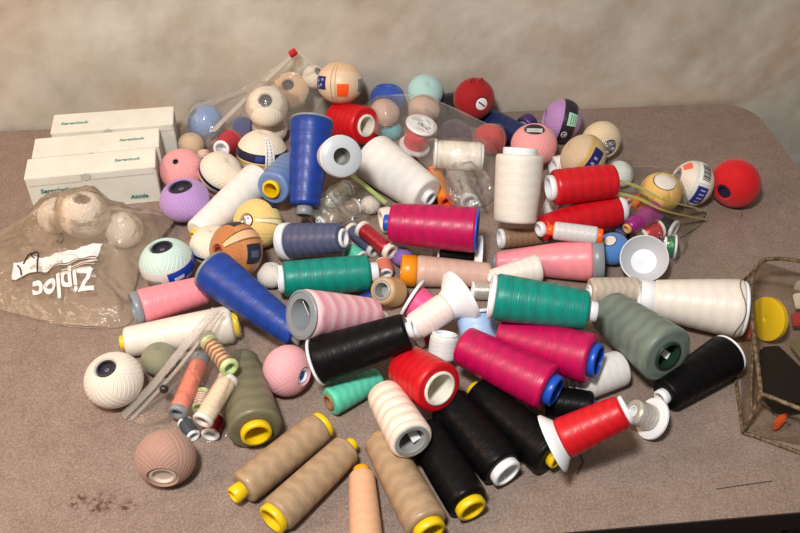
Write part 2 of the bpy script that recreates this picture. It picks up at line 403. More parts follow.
    if hole=='ovallabel':
        r=R*hh
        for k in range(2):
            box_mesh('print_block',(r*(.1+.34*k),-r*.8,zt*1.0),(r*(.36+.34*k),r*.8,zt*1.055-.0006*k),PAPER('white',(226,216,214)),root,0)
    if hole=='whitelabel':
        r=R*hh
        box_mesh('print_block',(-r*.7,-r*.12,zt*1.0),(r*.7,r*.12,zt*1.04),PAPER('slateprint',(70,72,96)),root,0)
    if hole=='foil':
        r=R*hh
        for k in range(7):
            a=2*PI*k/7; 
            lathe_c=(r*.55*math.cos(a),r*.55*math.sin(a))
            box_mesh('foil_fleck',(lathe_c[0]-r*.14,lathe_c[1]-r*.14,zt),(lathe_c[0]+r*.14,lathe_c[1]+r*.14,zt*1.035+.0004*(k%3)),plain('foil_dark' if k%2 else 'foil_light',(90,90,110) if k%2 else (230,232,236),.3,.6,Metallic=.5),root,0)
    return root

# ------------------------------------------------------------------ setting
def px(x,y,z):
    """where the sight line of a photo point meets the level z (mm) above the table"""
    d=FV+RV*((x-400)/858)-UV_*((y-266.5)/858); return CAM+d*((z/1000-CAM.z)/d.z)
def wall_material():
    t=NT('wall_plaster'); tc=t.node('ShaderNodeTexCoord'); mp=t.node('ShaderNodeMapping'); t.link(tc.outputs['Object'],mp.inputs[0]); mp.inputs['Scale'].default_value=(1,1,1); mp.inputs['Rotation'].default_value=(0,.7,0)
    o=mp.outputs[0]
    big=t.noise(3.2,3,o); 
    mp2=t.node('ShaderNodeMapping'); t.link(o,mp2.inputs[0]); mp2.inputs['Scale'].default_value=(1,1,1.35)
    mid=t.noise(7,7,mp2.outputs[0],.6); fine=t.noise(30,5,mp2.outputs[0],.6)
    c1=t.ramp(big,[(.36,lin((204,168,136))),(.48,lin((190,182,168))),(.6,lin((170,176,168)))])
    c2=t.ramp(mid,[(.34,lin((164,144,122))),(.5,lin((196,188,174))),(.66,lin((222,217,206)))])
    c=t.mix(.6,c1,c2); c=t.mix(.2,c,t.ramp(fine,[(.3,lin((160,142,120))),(.7,lin((212,200,182)))]))
    t.link(c,t.b.inputs['Base Color']); t.b.inputs['Roughness'].default_value=.75; t.b.inputs['Specular IOR Level'].default_value=.2
    t.bump(t.math('ADD',mid,t.math('MULTIPLY',fine,.4)),.25,.004)
    return t.m
def table_material():
    t=NT('table_top'); tc=t.node('ShaderNodeTexCoord'); o=tc.outputs['Object']
    a=t.noise(7,5,o,.6); b=t.noise(60,5,o,.6); sp=t.noise(420,3,o,.7)
    c=t.ramp(a,[(.3,lin((122,102,90))),(.55,lin((134,116,105))),(.75,lin((142,126,116)))])
    c=t.mix(.35,c,t.ramp(b,[(.3,lin((116,96,84))),(.7,lin((166,148,136)))]))
    c=t.mix(.35,c,t.ramp(sp,[(.36,lin((96,80,72))),(.5,lin((144,124,112))),(.66,lin((180,164,152)))]))
    # old glue stain near the front left
    geo=t.node('ShaderNodeNewGeometry')
    def spot(x,y,r):
        p=px(x,y,0); n=t.node('ShaderNodeVectorMath',operation='DISTANCE'); t.link(geo.outputs['Position'],n.inputs[0]); n.inputs[1].default_value=p
        return t.math('SUBTRACT',1.0,t.math('DIVIDE',n.outputs['Value'],r))
    st=t.math('MAXIMUM',spot(78,500,.012),spot(101,504,.017)); st=t.math('MAXIMUM',st,t.math('MULTIPLY',spot(127,507,.012),.7)); st=t.math('MAXIMUM',st,0.0)
    k=t.noise(150,4,o,.6); m=t.math('MULTIPLY',t.math('SMOOTH_MIN',1.0,t.math('MULTIPLY',st,2.0),.1),t.ramp(k,[(.46,(0,0,0,1)),(.58,(1,1,1,1))]))
    c=t.mix(t.math('MULTIPLY',m,.85),c,lin((74,44,22)))
    t.link(c,t.b.inputs['Base Color']); t.b.inputs['Roughness'].default_value=.62; t.b.inputs['Specular IOR Level'].default_value=.28
    t.bump(t.math('ADD',sp,b),.25,.0012)
    return t.m
wall=box_mesh('wall_back',(-2.6,.006,-.74),(1.6,.1,1.7),wall_material(),None,0); wall['kind']='structure'
tf=NT('floor_boards'); tc=tf.node('ShaderNodeTexCoord'); nz=tf.noise(6,4,tc.outputs['Object']); tf.link(tf.ramp(nz,[(.3,lin((46,22,16))),(.7,lin((78,40,28)))]),tf.b.inputs['Base Color'])
floor=box_mesh('floor',(-2.6,-2.6,-.78),(1.6,.1,-.74),tf.m,None,0); floor['kind']='structure'
# table: rounded slab, dark edge band, folding legs
tab=thing('folding_table','grey brown speckled folding table with rounded corners against the mottled wall','table',None,Matrix.Translation((-.915,-.38,-.74)))
def slab(name,inset,z0,z1,mat):
    R=.058-inset; pts=[]
    for cx,cy,a0 in ((-.058,-.058,0),(-1.83+.058,-.058,90),(-1.83+.058,-.76+.058,180),(-.058,-.76+.058,270)):
        for k in range(9):
            a=D(a0+90*k/8); pts.append((cx+R*math.cos(a)+.915,cy+R*math.sin(a)+.38))
    n=len(pts); V=[(x,y,z0+.74) for x,y in pts]+[(x,y,z1+.74) for x,y in pts]
    F=[tuple(range(n))[::-1],tuple(range(n,2*n))]+[(i,(i+1)%n,n+(i+1)%n,n+i) for i in range(n)]
    return mesh_obj(name,V,F,mat,tab,None,True,30)
slab('table_top',.0012,-.006,0,table_material()); slab('edge_band',0,-.032,-.0012,plain('edge_band',(40,32,30),.5,.4))
for sx in (-.8,.8):
    for sy in (-.27,.27): tube_mesh('leg',[(sx,sy,0.0),(sx*.96,sy,.71)],.0125,plain('leg_paint',(60,54,50),.4,.4),tab,12)

# ------------------------------------------------------------------ boxes
card=NT('box_card'); tcb=card.node('ShaderNodeTexCoord'); card.link(card.ramp(card.noise(30,3,tcb.outputs['Object']),[(.3,lin((222,220,206))),(.7,lin((232,232,222)))]),card.b.inputs['Base Color']); card.b.inputs['Roughness'].default_value=.5
ink=plain('box_ink',(22,128,112),.5,.3); card_in=plain('box_flap_edge',(196,196,186),.6,.2)
def long_box(x,y,ang,label,prints,L=.175,W=.049,H=.045):
    m=Matrix.Translation((x,y,0))@Matrix.Rotation(ang,4,'Z')
    r=thing('cardboard_box',label,'box','white boxes at the left',m)
    bb=box_mesh('box_body',(0,0,.0002),(L,W,H-.003),card.m,r,.0006)
    ld=box_mesh('lid',(-.0006,-.0006,H-.0032),(L+.0006,W+.0006,H),card.m,r,.0008)
    # tuck flaps on the lid front with a thumb notch
    box_mesh('tuck_flap',(.002,-.0009,H-.013),(L*.42,-.0002,H-.002),card.m,r,.0003)
    box_mesh('tuck_flap',(L*.5,-.0009,H-.011),(L-.002,-.0002,H-.002),card.m,r,.0003)
    lathe('thumb_notch',[(0,.0001),(0,.006),(.0004,.006),(.0004,.0001)],card_in,r,seg=24).matrix_local=Matrix.Translation((L*.46,-.0006,H-.006))@Matrix.Rotation(PI/2,4,'X')
    box_mesh('end_flap',(L-.0002,.003,.002),(L+.0007,W-.003,H-.004),card_in,r,.0003)
    for face,cx,cy,sz,body in prints:
        if face=='top': mm=Matrix.Translation((cx*L,cy*W,H+.0001))
        else: mm=Matrix.Translation((cx*L,-.0012,cy*H))@Matrix.Rotation(PI/2,4,'X')
        text_mesh('printed_name',body,sz,ink,bb if face!='top' else ld,mm,.0001,.00022,.15)
    return r
long_box(-1.1240,-.2126,.092,'nearest white cardboard box of three, with green print on its front face',[('front',.2,.62,.0095,'Serenlock'),('front',.83,.22,.0095,'Alcide'),('top',.78,.5,.0085,'Serenlock')],.170,.045,.0605)
long_box(-1.1235,-.1640,.092,'middle white cardboard box of three, between the other two',[('top',.78,.5,.0085,'Serenlock')],.170,.046,.0605)
long_box(-1.1080,-.1090,.070,'rearmost white cardboard box of three, against the wall',[('top',.18,.45,.0095,'Serenlock'),('front',.2,.82,.0095,'Serenlock')],.170,.047,.0635)

# ------------------------------------------------------------------ spools, cones, balls
def cup(key,A,B,rA,rB,label):
    A=Vector(A)/1000;B=Vector(B)/1000;rA/=1000;rB/=1000; L=(B-A).length
    SPH[key]=[(A.lerp(B,t/8),rA+(rB-rA)*t/8) for t in range(9)]
    r=thing('cone_cup',label,'cup',None,frame(A,B-A)); G[key]=(r,L,rA,rB)
    pm=plain('cup_plastic',(206,209,214),.3,.5)
    w=.0016
    lathe('cup_wall',[(0,rA-w*.4),(.0006,rA),(.0022,rA),(.003,rA-.0008),(L,rB),(L,.0003),(L*.82,.0003),(L*.8,rB*.72),(.002,rA-w*1.4),(0,rA-w)],pm,r,seg=56,closed=True,sharp=50)
    f=lambda z:(rA-.0008)+(rB-rA+.0008)*(z-.003)/(L-.003)
    lathe('label_band',[(L*.35,f(L*.35)+.0003),(L*.9,f(L*.9)+.0003),(L*.9,f(L*.9)-.0004),(L*.35,f(L*.35)-.0004)],PAPER('cream2',(232,222,206)),r,seg=48,closed=True)
    for a0,a1,c in ((.5,.85,(228,150,70)),(1.0,1.4,(40,90,170)),(-.4,.1,(226,190,140)),(-1.2,-.8,(60,110,180))):
        lathe('label_print',[(L*.45,f(L*.45)+.0007),(L*.85,f(L*.85)+.0007)],PAPER('c%d%d%d'%c,c),r,seg=10,a0=a0,a1=a1)
    for k in range(5):   # small printed numbers inside the rim
        z0=.004+.0009*k
        lathe('rim_print',[(L*.25,rA-w*1.4-.0022-.0004),(L*.55,rA*.86)],plain('cup_print',(120,124,128),.5,.3),r,seg=3,a0=1.35+.09*k,a1=1.39+.09*k) if False else None

spool('khaki','thread_cone',(-835.1,-524.5,21.5),(-813.2,-636.4,29.0),21.5,29.0,'olive khaki thread cone with a wide hollow yellow end, beside the small zip bag','khaki','yellow',capB=(0.07, 0.56),capA=(0.02, 0.5))
spool('tanA','thread_cone',(-837.2,-699.4,17.8),(-743.0,-618.9,18.1),17.8,18.1,'tan thread cone nearest the olive khaki cone, small yellow tip towards the lower left','tan','yellow',capA=(0.1, 0.5),capB=(0.05, 0.85))
spool('tanB','thread_cone',(-799.6,-730.8,19.3),(-713.8,-645.5,16.8),19.3,16.8,'large tan thread cone, wide yellow base to the front, middle of the three','tan','yellow',capA=(0.06, 0.84),capB=(0.08, 0.45))
spool('peachC','thread_cone',(-708.0,-675.1,13.3),(-709.5,-768.1,16.1),13.3,16.1,'slim peach tan thread cone cut off by the picture bottom, between tan cones','peachtan','orangeyellow',capA=(0.08, 0.66),capB=(0.04, 0.8))
spool('tanC','thread_cone',(-688.3,-639.4,17.9),(-647.4,-760.5,22.0),17.9,21.9,'tan thread cone with yellow ends lying next to the black cones','tan','yellow',capA=(0.05, 0.45),capB=(0.07, 0.72))
spool('peachV','thread_cone',(-678.6,-600.2,40.0),(-657.2,-680.7,59.8),19.3,22.8,'cream and peach variegated thread cone with a big grey hollow end facing out','peachvar','greycore',capA=(0.03, 0.5),capB=(0.015, 0.82),bore=0.92)
spool('redB','thread_cone',(-651.1,-570.1,45.9),(-621.3,-624.1,68.7),25.2,28.0,'red thread cone with a wide white cardboard bore, above the black cones','red','paper',capB=(0.03, 0.68),capA=(0.02, 0.5),bore=0.86)
spool('blackA','thread_cone',(-609.6,-607.5,23.8),(-561.2,-703.2,23.3),23.9,23.3,'black thread cone with a white hollow end, middle of the three by the front','black','white',capB=(0.08, 0.72),capA=(0.03, 0.5))
spool('blackB','thread_cone',(-639.4,-637.4,21.2),(-603.6,-739.8,21.5),21.2,21.5,'black thread cone with a yellow hollow end at its front, beside the tan cone','black','yellow',capB=(0.08, 0.72),capA=(0.03, 0.5))
spool('blackC','thread_cone',(-577.4,-585.1,18.9),(-507.3,-692.6,24.6),18.9,24.6,'black thread cone with yellow tips at both ends, under the front magenta cone','black','yellow',capA=(0.06, 0.5),capB=(0.06, 0.42))
spool('magF','thread_cone',(-587.3,-550.9,54.6),(-498.2,-630.6,58.8),22.3,26.3,'magenta thread cone in front, its blue end pointing towards the red spool','magenta','blue',capB=(0.07, 0.66),capA=(0.02, 0.5))
spool('magK','thread_cone',(-539.3,-536.3,49.9),(-446.9,-603.0,71.0),22.7,27.9,'magenta thread cone lying under the right teal cone, blue end to the right','magenta','blue',capB=(0.06, 0.68),capA=(0.02, 0.5))
spool('whiteU','thread_cone',(-466.2,-592.4,22.2),(-401.0,-571.9,20.6),22.3,20.6,'off white thread cone peeping out behind the blue end of a magenta cone','white','white',capA=(0.03, 0.5),capB=(0.02, 0.7))
spool('blackD','thread_cone',(-501.6,-612.9,21.7),(-451.1,-629.3,25.7),17.5,17.4,'black thread cone mostly hidden between a magenta cone and the red flanged spool','black','blue',capA=(0.03, 0.5),capB=(0.03, 0.5))
spool('redF','thread_cone',(-519.1,-693.8,57.8),(-446.7,-687.6,97.0),20.9,16.7,'red thread spool on a wide white cone base, at the front right','red','white',flA=1.45,capB=(0.05, 0.9))
spool('silverR','thread_spool',(-414.3,-642.8,32.9),(-387.5,-644.2,17.2),13.9,14.1,'small spool of silver metallic thread with a round white end, behind the red flanged spool','silver','white',flB=1.65)
spool('blackE','thread_cone',(-372.7,-618.9,18.8),(-272.7,-566.5,25.5),18.8,25.5,'black thread cone at the right, white tip to the left, below the big cream cone','black','white',capA=(0.07, 0.5),capB=(0.02, 0.95))
spool('greygreen','thread_cone',(-400.0,-497.3,37.6),(-363.1,-594.4,60.2),26.3,34.0,'grey green thread cone with a dark green hollow end','greygreen','darkgreen',capB=(0.02, 0.52),capA=(0.02, 0.5),bore=0.85)
spool('creamR','thread_cone',(-352.3,-474.5,33.1),(-236.3,-511.8,40.3),23.2,35.9,'big cream thread cone at the far right beside the clear vinyl pouch','cream','white',capA=(0.13, 0.95),capB=(0.03, 0.93))
spool('beigeR','thread_cone',(-405.8,-444.3,17.6),(-338.9,-445.8,16.3),17.6,16.4,'greyish beige thread cone behind the right teal cone, touching the big cream cone','beigegrey','white',capA=(0.03, 0.5),capB=(0.03, 0.8))
spool('tealR','thread_cone',(-553.5,-522.5,98.9),(-439.1,-551.9,93.9),26.6,22.0,'teal thread cone on the right, white tip pointing right, over a magenta cone','teal','white',capA=(0.04, 0.95),capB=(0.09, 0.52))
spool('pinkR','thread_cone',(-513.2,-374.9,12.9),(-376.7,-400.7,30.8),13.0,28.2,'long pink thread cone on the right with grey plastic ends','pink','greyp',capA=(0.03, 0.85),capB=(0.1, 0.98))
spool('brownS','thread_spool',(-496.6,-330.7,13.5),(-428.2,-326.1,10.7),13.4,10.9,'small brown thread spool with white ends, between the upright cream cone and the pink cone','brown','white',capA=(0.08, 1.0),capB=(0.1, 0.85))
spool('greyO','thread_spool',(-446.6,-369.3,59.0),(-380.0,-391.6,61.9),11.5,11.4,'small pale grey spool with orange tips lying on the long pink cone','lightgrey','orange',capA=(0.12, 0.6),capB=(0.09, 0.85))
spool('redL','thread_cone',(-448.9,-342.8,36.2),(-324.8,-304.3,35.5),17.2,26.0,'red thread cone, lower of the two at the right, white base to the right','red','white',capA=(0.05, 0.6),capB=(0.08, 0.82))
spool('redU','thread_cone',(-432.7,-306.3,76.1),(-339.3,-300.5,79.2),23.8,22.7,'red thread cone, upper of the two at the right, white hollow end to the left','red','white',capA=(0.08, 0.72),capB=(0.02, 0.4))
spool('creamUp','thread_cone',(-469.0,-277.3,122.5),(-478.7,-332.6,41.3),31.3,27.8,'cream thread cone leaning upright with a white ring on top','cream','white',capA=(0.09, 0.72))
spool('whiteC','thread_cone',(-654.8,-160.2,36.3),(-579.4,-256.1,27.7),36.3,27.7,'large white thread cone lying behind the top magenta cone','white','white',capA=(0.02, 0.6),capB=(0.06, 0.42))
spool('whiteEnd','thread_cone',(-702.5,-288.0,128.4),(-715.1,-240.2,95.6),27.8,20.0,'thread cone seen end on, its round frosted white base with a grey centre hole','white','frost',capA=(0.05, 0.95),capB=(0.04, 0.6),bore=0.42,fullface=1)
spool('blueUp','thread_cone',(-737.3,-180.0,115.4),(-755.0,-285.2,33.0),30.0,20.1,'tall royal blue thread cone standing tip down beside the frosted white base','blue','greyp',capA=(0.02, 0.97),capB=(0.09, 0.55))
spool('ltblue','thread_cone',(-798.5,-251.7,53.0),(-765.5,-182.7,32.3),22.9,29.9,'light blue thread cone with a yellow tip, tucked behind the tall royal blue cone','lightblue','yellow',capA=(0.08, 0.55),capB=(0.02, 0.5))
spool('whiteL','thread_cone',(-901.4,-299.6,18.5),(-814.6,-185.1,25.6),18.5,25.6,'long white thread cone with a yellow tip beside the lilac ball','white','yellow',capA=(0.05, 0.4),capB=(0.02, 0.5))
spool('slate','thread_cone',(-784.7,-323.7,22.2),(-704.3,-356.6,51.2),23.6,19.0,'slate grey thread cone with white ends above the left teal cone','slate','white',capA=(0.12, 1.04),capB=(0.04, 0.66))
spool('tealL','thread_cone',(-790.0,-407.3,33.0),(-666.1,-397.7,27.8),22.1,22.6,'teal thread cone on the left, white ends, under the slate grey cone','teal','white',capA=(0.05, 0.8),capB=(0.09, 0.56))
spool('blueC','thread_cone',(-867.4,-418.6,66.6),(-761.1,-520.8,44.3),27.3,15.8,'royal blue thread cone lying diagonally with its wide end towards the caramel ball','blue','greyp',capA=(0.02, 0.97),capB=(0.07, 0.6))
spool('pinkG','thread_cone',(-762.8,-525.4,90.3),(-675.6,-479.2,37.7),28.3,17.7,'pale pink variegated thread cone with a large open grey base','pinkvar','greyp',capA=(0.03, 0.97),bore=0.9,capB=(0.03, 0.5))
spool('blackF','thread_cone',(-749.6,-561.2,51.6),(-642.6,-558.8,93.0),27.2,19.3,'black thread cone in the middle with a thin white base edge to the left','black','white',capA=(0.02, 0.99),capB=(0.05, 0.5))
spool('mint','thread_cone',(-738.0,-590.3,16.4),(-677.7,-555.3,12.4),16.4,12.5,'small mint green thread cone in front of the middle black cone','mint','brownc',capA=(0.02, 0.6),capB=(0.02, 0.6))
spool('whiteStand','thread_spool',(-600.5,-523.9,44.9),(-606.1,-541.5,18.2),16.0,16.1,'small white spool standing open end up beside the front magenta cone','white','white',capA=(0.06, 0.92),capB=(0.04, 0.8),bore=0.85)
spool('ltpinkF','thread_spool',(-640.9,-515.1,43.3),(-574.4,-481.4,59.9),16.1,17.5,'pale pink thread spool with a wide white flange pointing up right','palepink','white',flB=1.95,flcone=1,flen=0.3,capA=(0.08, 0.9))
spool('hotpinkF','thread_spool',(-630.6,-447.1,25.0),(-605.6,-464.2,16.3),22.0,17.0,'hot pink thread spool with a white flange, under the pale pink spool','hotpink','white',flA=1.3,capB=(0.04, 0.6))
spool('paleblue','thread_spool',(-560.4,-491.9,40.3),(-556.0,-530.2,15.8),22.4,19.8,'pale blue thread spool topped by a white flange, behind the small open white spool','paleblue','white',flA=1.15,capB=(0.04, 0.6))
spool('silverM','thread_spool',(-549.6,-424.3,11.4),(-524.8,-427.2,11.3),11.3,11.3,'tiny spool of silver metallic thread between the pale pink flange and the right teal cone','silver','white',capA=(0.06, 1.05),capB=(0.06, 1.05))
spool('roseO','thread_cone',(-635.7,-388.9,20.4),(-519.9,-402.0,15.3),20.4,15.3,'rose beige thread cone with a broad orange base, below the top magenta cone','rosetan','orangey2',capA=(0.16, 1.0),capB=(0.02, 0.6))
spool('creamT','thread_cone',(-529.7,-422.2,29.7),(-462.4,-413.8,33.8),10.0,18.9,'slim cream thread cone lying against the left end of the long pink cone','cream','white',capA=(0.02, 0.6),capB=(0.02, 0.6))
spool('tanSm','thread_cone',(-666.0,-441.3,38.2),(-646.2,-421.7,13.6),16.9,18.7,'short caramel thread cone with a grey bore facing the left teal cone','caramel','greycore',capA=(0.04, 0.75),capB=(0.02, 0.6),bore=0.65)
spool('salmon','thread_spool',(-657.3,-362.1,11.7),(-654.5,-386.7,11.5),11.7,11.5,'tiny salmon spool at the white tip of the left teal cone','salmon','white',capA=(0.1, 0.8),capB=(0.1, 0.8))
spool('pinktube','thread_spool',(-680.7,-310.9,28.1),(-644.7,-363.0,27.5),10.6,10.3,'clear ended spool of crimson thread lying across the slate spool','crimson','clearp',capA=(0.09, 1.12),capB=(0.12, 1.12))
spool('slatetube','thread_spool',(-694.2,-289.0,9.5),(-664.4,-338.3,9.2),9.5,9.2,'thin slate blue spool with clear ends next to the crimson spool','slate','clearp',capA=(0.09, 1.12),capB=(0.12, 1.12))
spool('greensm','thread_spool',(-699.6,-331.9,10.6),(-682.7,-352.9,10.4),10.6,10.4,'small green spool under the thin slate blue spool','mint','white',capA=(0.08, 1.05),capB=(0.08, 1.05))
spool('goldtube','thread_spool',(-734.4,-278.6,10.9),(-681.3,-241.2,11.2),10.9,11.2,'gold taupe metallic spool above the slate grey cone','golden','white',capA=(0.05, 1.05),capB=(0.05, 1.05))
spool('iritube','thread_spool',(-736.4,-254.9,12.4),(-691.4,-203.0,12.9),12.4,12.9,'pearly iridescent white spool just below the frosted white base','iri','white',capA=(0.05, 1.05),capB=(0.05, 1.05))
spool('whitedisc','thread_spool',(-651.7,-286.1,17.6),(-636.3,-283.1,17.7),17.7,17.7,'cream spool end peeping out left of the top magenta cone','cream','paper',capA=(0.05, 0.95),capB=(0.05, 0.95))
spool('magTop','thread_cone',(-653.3,-340.5,60.1),(-537.5,-372.5,66.3),25.6,29.0,'magenta thread cone on top of the pile, short blue tip to the left','magenta','blue',capA=(0.07, 0.42),capB=(0.008, 0.98))
spool('blackG','thread_cone',(-584.4,-358.5,19.6),(-528.0,-367.7,19.5),19.6,19.6,'black thread spool with a white flange, under the top magenta cone','black','white',flB=1.3,capA=(0.04, 0.6))
spool('whitesm','thread_spool',(-603.4,-340.1,9.3),(-588.0,-342.3,9.2),9.3,9.3,'tiny white spool under the middle of the top magenta cone','white','white',capA=(0.1, 1.05),capB=(0.1, 1.05))
spool('silvertube','thread_spool',(-536.0,-163.1,13.3),(-521.9,-247.8,12.7),13.3,12.7,'silver grey spool in clear wrap left of the leaning cream cone','silver','white',capA=(0.05, 1.05),capB=(0.05, 1.05))
spool('orangesp','thread_spool',(-564.3,-172.6,11.8),(-554.5,-246.1,11.3),11.8,11.3,'orange spool behind the top magenta cone','orange','orange',capA=(0.06, 1.1),capB=(0.06, 1.1))
spool('whitebag','thread_spool',(-564.9,-173.9,44.7),(-494.6,-183.6,43.4),20.2,20.2,'ivory thread spool inside the back plastic bag, lying on its side','ivory','white',flA=1.08,capA=(0.04, 1.0),capB=(0.03, 0.9))
spool('reddisc','thread_spool',(-575.9,-119.0,60.5),(-585.7,-115.2,17.5),17.7,18.2,'red thread spool with a printed white disc on its top, in the back bag','coralred','white',flA=1.35,flB=1.3)
spool('redBack','thread_cone',(-656.0,-105.7,52.2),(-698.8,-53.8,31.2),28.2,27.8,'red thread cone with a pale torn cardboard bore, under the labelled beige ball','red','paper',capA=(0.03, 0.6),capB=(0.02, 0.5),bore=0.65)
spool('creamBL','thread_cone',(-972.9,-482.6,17.4),(-836.9,-466.0,22.4),17.4,22.5,'off white thread cone with yellow ends under the small zip bag, below the pink cone','offwhite','yellow',capA=(0.04, 0.5),capB=(0.05, 0.75))
spool('pinkL','thread_cone',(-959.3,-447.0,36.0),(-875.0,-413.3,30.3),21.1,17.0,'pink thread cone at the left with a grey base against the printed bag','pink','greyp',capA=(0.09, 0.98),capB=(0.02, 0.5))
spool('coralZ','thread_spool',(-877.2,-516.3,22.2),(-898.7,-595.9,22.5),10.2,9.6,'coral thread spool in the small zip bag, leftmost inside it','coral','greyp',capA=(0.12, 1.0),capB=(0.08, 1.08))
spool('beigeZ','thread_spool',(-841.1,-575.9,52.7),(-867.4,-627.5,46.7),10.7,10.2,'sand beige thread spool with clear ends in the small zip bag','sand','clearp',capA=(0.09, 1.08),capB=(0.09, 1.08))
spool('stripeZ','thread_spool',(-864.3,-531.9,64.3),(-838.0,-578.5,70.0),8.7,9.4,'brown and cream striped spool with a pale green end in the small zip bag','brownstripe','palegreen',capA=(0.08, 1.1),capB=(0.1, 1.1),bore=0.12)
spool('redZ','thread_spool',(-875.1,-558.4,10.0),(-877.1,-580.9,9.8),10.0,9.8,'red and cream spool between the coral and beige spools in the zip bag','redwhite','palegreen',capA=(0.15, 1.08),capB=(0.1, 1.0))
spool('slateZ','thread_spool',(-893.6,-594.0,7.5),(-881.5,-616.0,7.4),7.6,7.4,'dark slate spool at the bottom corner of the small zip bag','darkslate','white',capA=(0.08, 1.05),capB=(0.12, 1.05))
spool('redZ2','thread_spool',(-859.4,-592.0,9.7),(-864.4,-617.8,9.5),9.7,9.5,'crimson spool with a white end at the bottom of the small zip bag','crimson','white',capA=(0.08, 1.05),capB=(0.12, 1.05))
spool('purpleM','thread_spool',(-391.4,-57.2,15.9),(-408.3,-71.6,15.5),15.9,15.7,'small shiny dark purple spool beside the lilac banded ball','purple','greyp',capA=(0.05, 0.6),capB=(0.05, 0.6))
spool('navyB','thread_cone',(-465.5,-32.4,16.1),(-411.1,-113.7,19.9),16.0,19.9,'navy blue thread cone below the dark red ball at the back','navy','greyp',capA=(0.02, 0.6),capB=(0.02, 0.6))
spool('crimsonSp','thread_spool',(-872.0,-120.0,31.5),(-858.8,-81.1,18.5),13.2,19.6,'crimson spool with a plain white end behind the cream balls','crimsondot','white',capA=(0.03, 0.95),bore=0.05,capB=(0.03, 0.6))
spool('dotSp','thread_spool',(-899.1,-111.7,9.5),(-901.0,-100.5,13.9),8.9,10.5,'tiny red and white spool left of the crimson spool','redwhite','white',capA=(0.06, 0.8),capB=(0.06, 0.8))
spool('violetM','thread_spool',(-329.8,-347.3,32.6),(-279.3,-318.3,40.8),9.3,14.9,'violet metallic spool with a wooden tip in the right zip bag','violet','wood',capA=(0.08, 0.75),capB=(0.02, 0.6))
spool('redM','thread_spool',(-303.0,-343.0,13.3),(-274.0,-330.4,18.2),13.5,13.6,'red metallic spool in the right zip bag below the violet one','redmetal','paper',capB=(0.1, 1.05),capA=(0.1, 1.05))
spool('blackM','thread_spool',(-267.4,-311.2,11.0),(-250.3,-330.4,12.3),11.1,12.3,'small black spool with a white end at the right zip bag edge','black','white',capB=(0.16, 1.1),capA=(0.1, 1.0))
spool('greenM','thread_spool',(-277.8,-362.8,13.3),(-263.1,-367.5,14.6),13.4,14.7,'small emerald green spool with a white flange beside the white cup','greenmetal','white',capB=(0.16, 1.15),capA=(0.1, 1.0))
spool('pinkring','thread_spool',(-299.8,-273.3,11.3),(-308.2,-258.7,11.4),11.3,11.4,'tiny spool showing a pink ringed end, right of the white base of the red cone','pinkred','palepinkp',capA=(0.08, 1.1),capB=(0.08, 1.1),bore=0.25)
spool('orangeM','thread_spool',(-283.2,-259.1,11.4),(-278.3,-272.7,11.2),11.4,11.4,'small orange spool behind the violet metallic spool','orange','orange',capA=(0.1, 1.0),capB=(0.1, 1.0))
spool('navyShadowM','thread_spool',(-330.8,-324.6,10.9),(-318.7,-336.0,10.9),11.0,10.9,'small navy spool put in for the shadow left of the violet spool tip','navy','navyp',capA=(0.1, 1.0),capB=(0.1, 1.0))  # navy spool shape standing in for a patch of shadow
cup('cup',(-326.7,-411.2,38.3),(-318.0,-396.1,17.3),30.6,22.2,'wide white cone cup standing open beside the green spool')
spool('crimsonU','thread_spool',(-626.3,-501.8,9.5),(-609.4,-492.0,9.5),9.5,9.6,'small crimson spool in shadow under the pale pink flanged spool','crimson','white',capA=(0.1, 1.0),capB=(0.1, 1.0))
spool('blueU','thread_spool',(-689.6,-427.1,7.4),(-677.9,-421.0,7.5),7.5,7.5,'tiny blue spool under the left teal cone','blue','bluep',capA=(0.1, 1.05),capB=(0.1, 1.05))
spool('whiteTip','thread_spool',(-664.7,-454.6,8.5),(-672.1,-468.0,10.9),8.6,10.9,'tiny white spool between the short caramel cone and the middle black cone','white','white',capA=(0.1, 0.6),capB=(0.1, 1.0))
spool('whiteRU','thread_spool',(-386.3,-181.0,16.3),(-346.2,-172.6,16.3),16.3,16.4,'white spool half hidden behind the upper red cone, below the pink ball','white','white',capA=(0.06, 1.05),capB=(0.06, 1.0))
spool('whiteRL','thread_spool',(-417.0,-266.5,15.4),(-400.0,-278.9,15.3),15.5,15.4,'white spool peeping out between the two red cones at their left','white','white',capA=(0.06, 1.05),capB=(0.06, 1.0))
ball('lilac',(-915.3,-238.3,32.1),34.0,(-0.121,0.043,0.992),'lilac crochet cotton ball with a dark core, in front of the pink ball',col='lilac',hole='darkcore',hr=0.46,sq=0.82)
ball('pinkL2',(-925.3,-165.5,29.5),31.3,(-0.172,-0.421,0.890),'rose pink cotton ball between the white boxes and the cream ball',col='pink2',hole='darkcore',hr=0.12)
ball('creamA',(-870.2,-175.4,29.5),31.3,(0.528,-0.128,0.839),'ivory cotton ball with a black and white band, beside the lilac ball',col='ivory',band='blackband',bandw=0.2)
ball('creamNavy',(-812.0,-138.0,34.5),36.4,(0.129,0.215,0.968),'ivory cotton ball with a navy band and white label strip',col='ivory',band='navyband',bandw=0.34,strip=1)
ball('creamU',(-874.7,-329.8,26.9),28.4,(0.085,0.091,0.992),'ivory cotton ball mostly hidden behind the caramel ball',col='ivory',band='blackband',bandw=0.18)
ball('caramelB',(-840.4,-368.3,51.0),34.8,(-0.696,-0.581,0.423),'caramel brown cotton ball with a dark windowed paper band',col='caramelball',band='caramelband',bandw=0.5,hole='darkred',hr=0.25)
ball('yellowB',(-816.5,-295.2,31.3),33.1,(-0.463,-0.577,0.673),'pale yellow cotton ball with a silver foil centre and dark label',col='yellow2',band='navywin',bandw=0.42,hole='foil',hr=0.26)
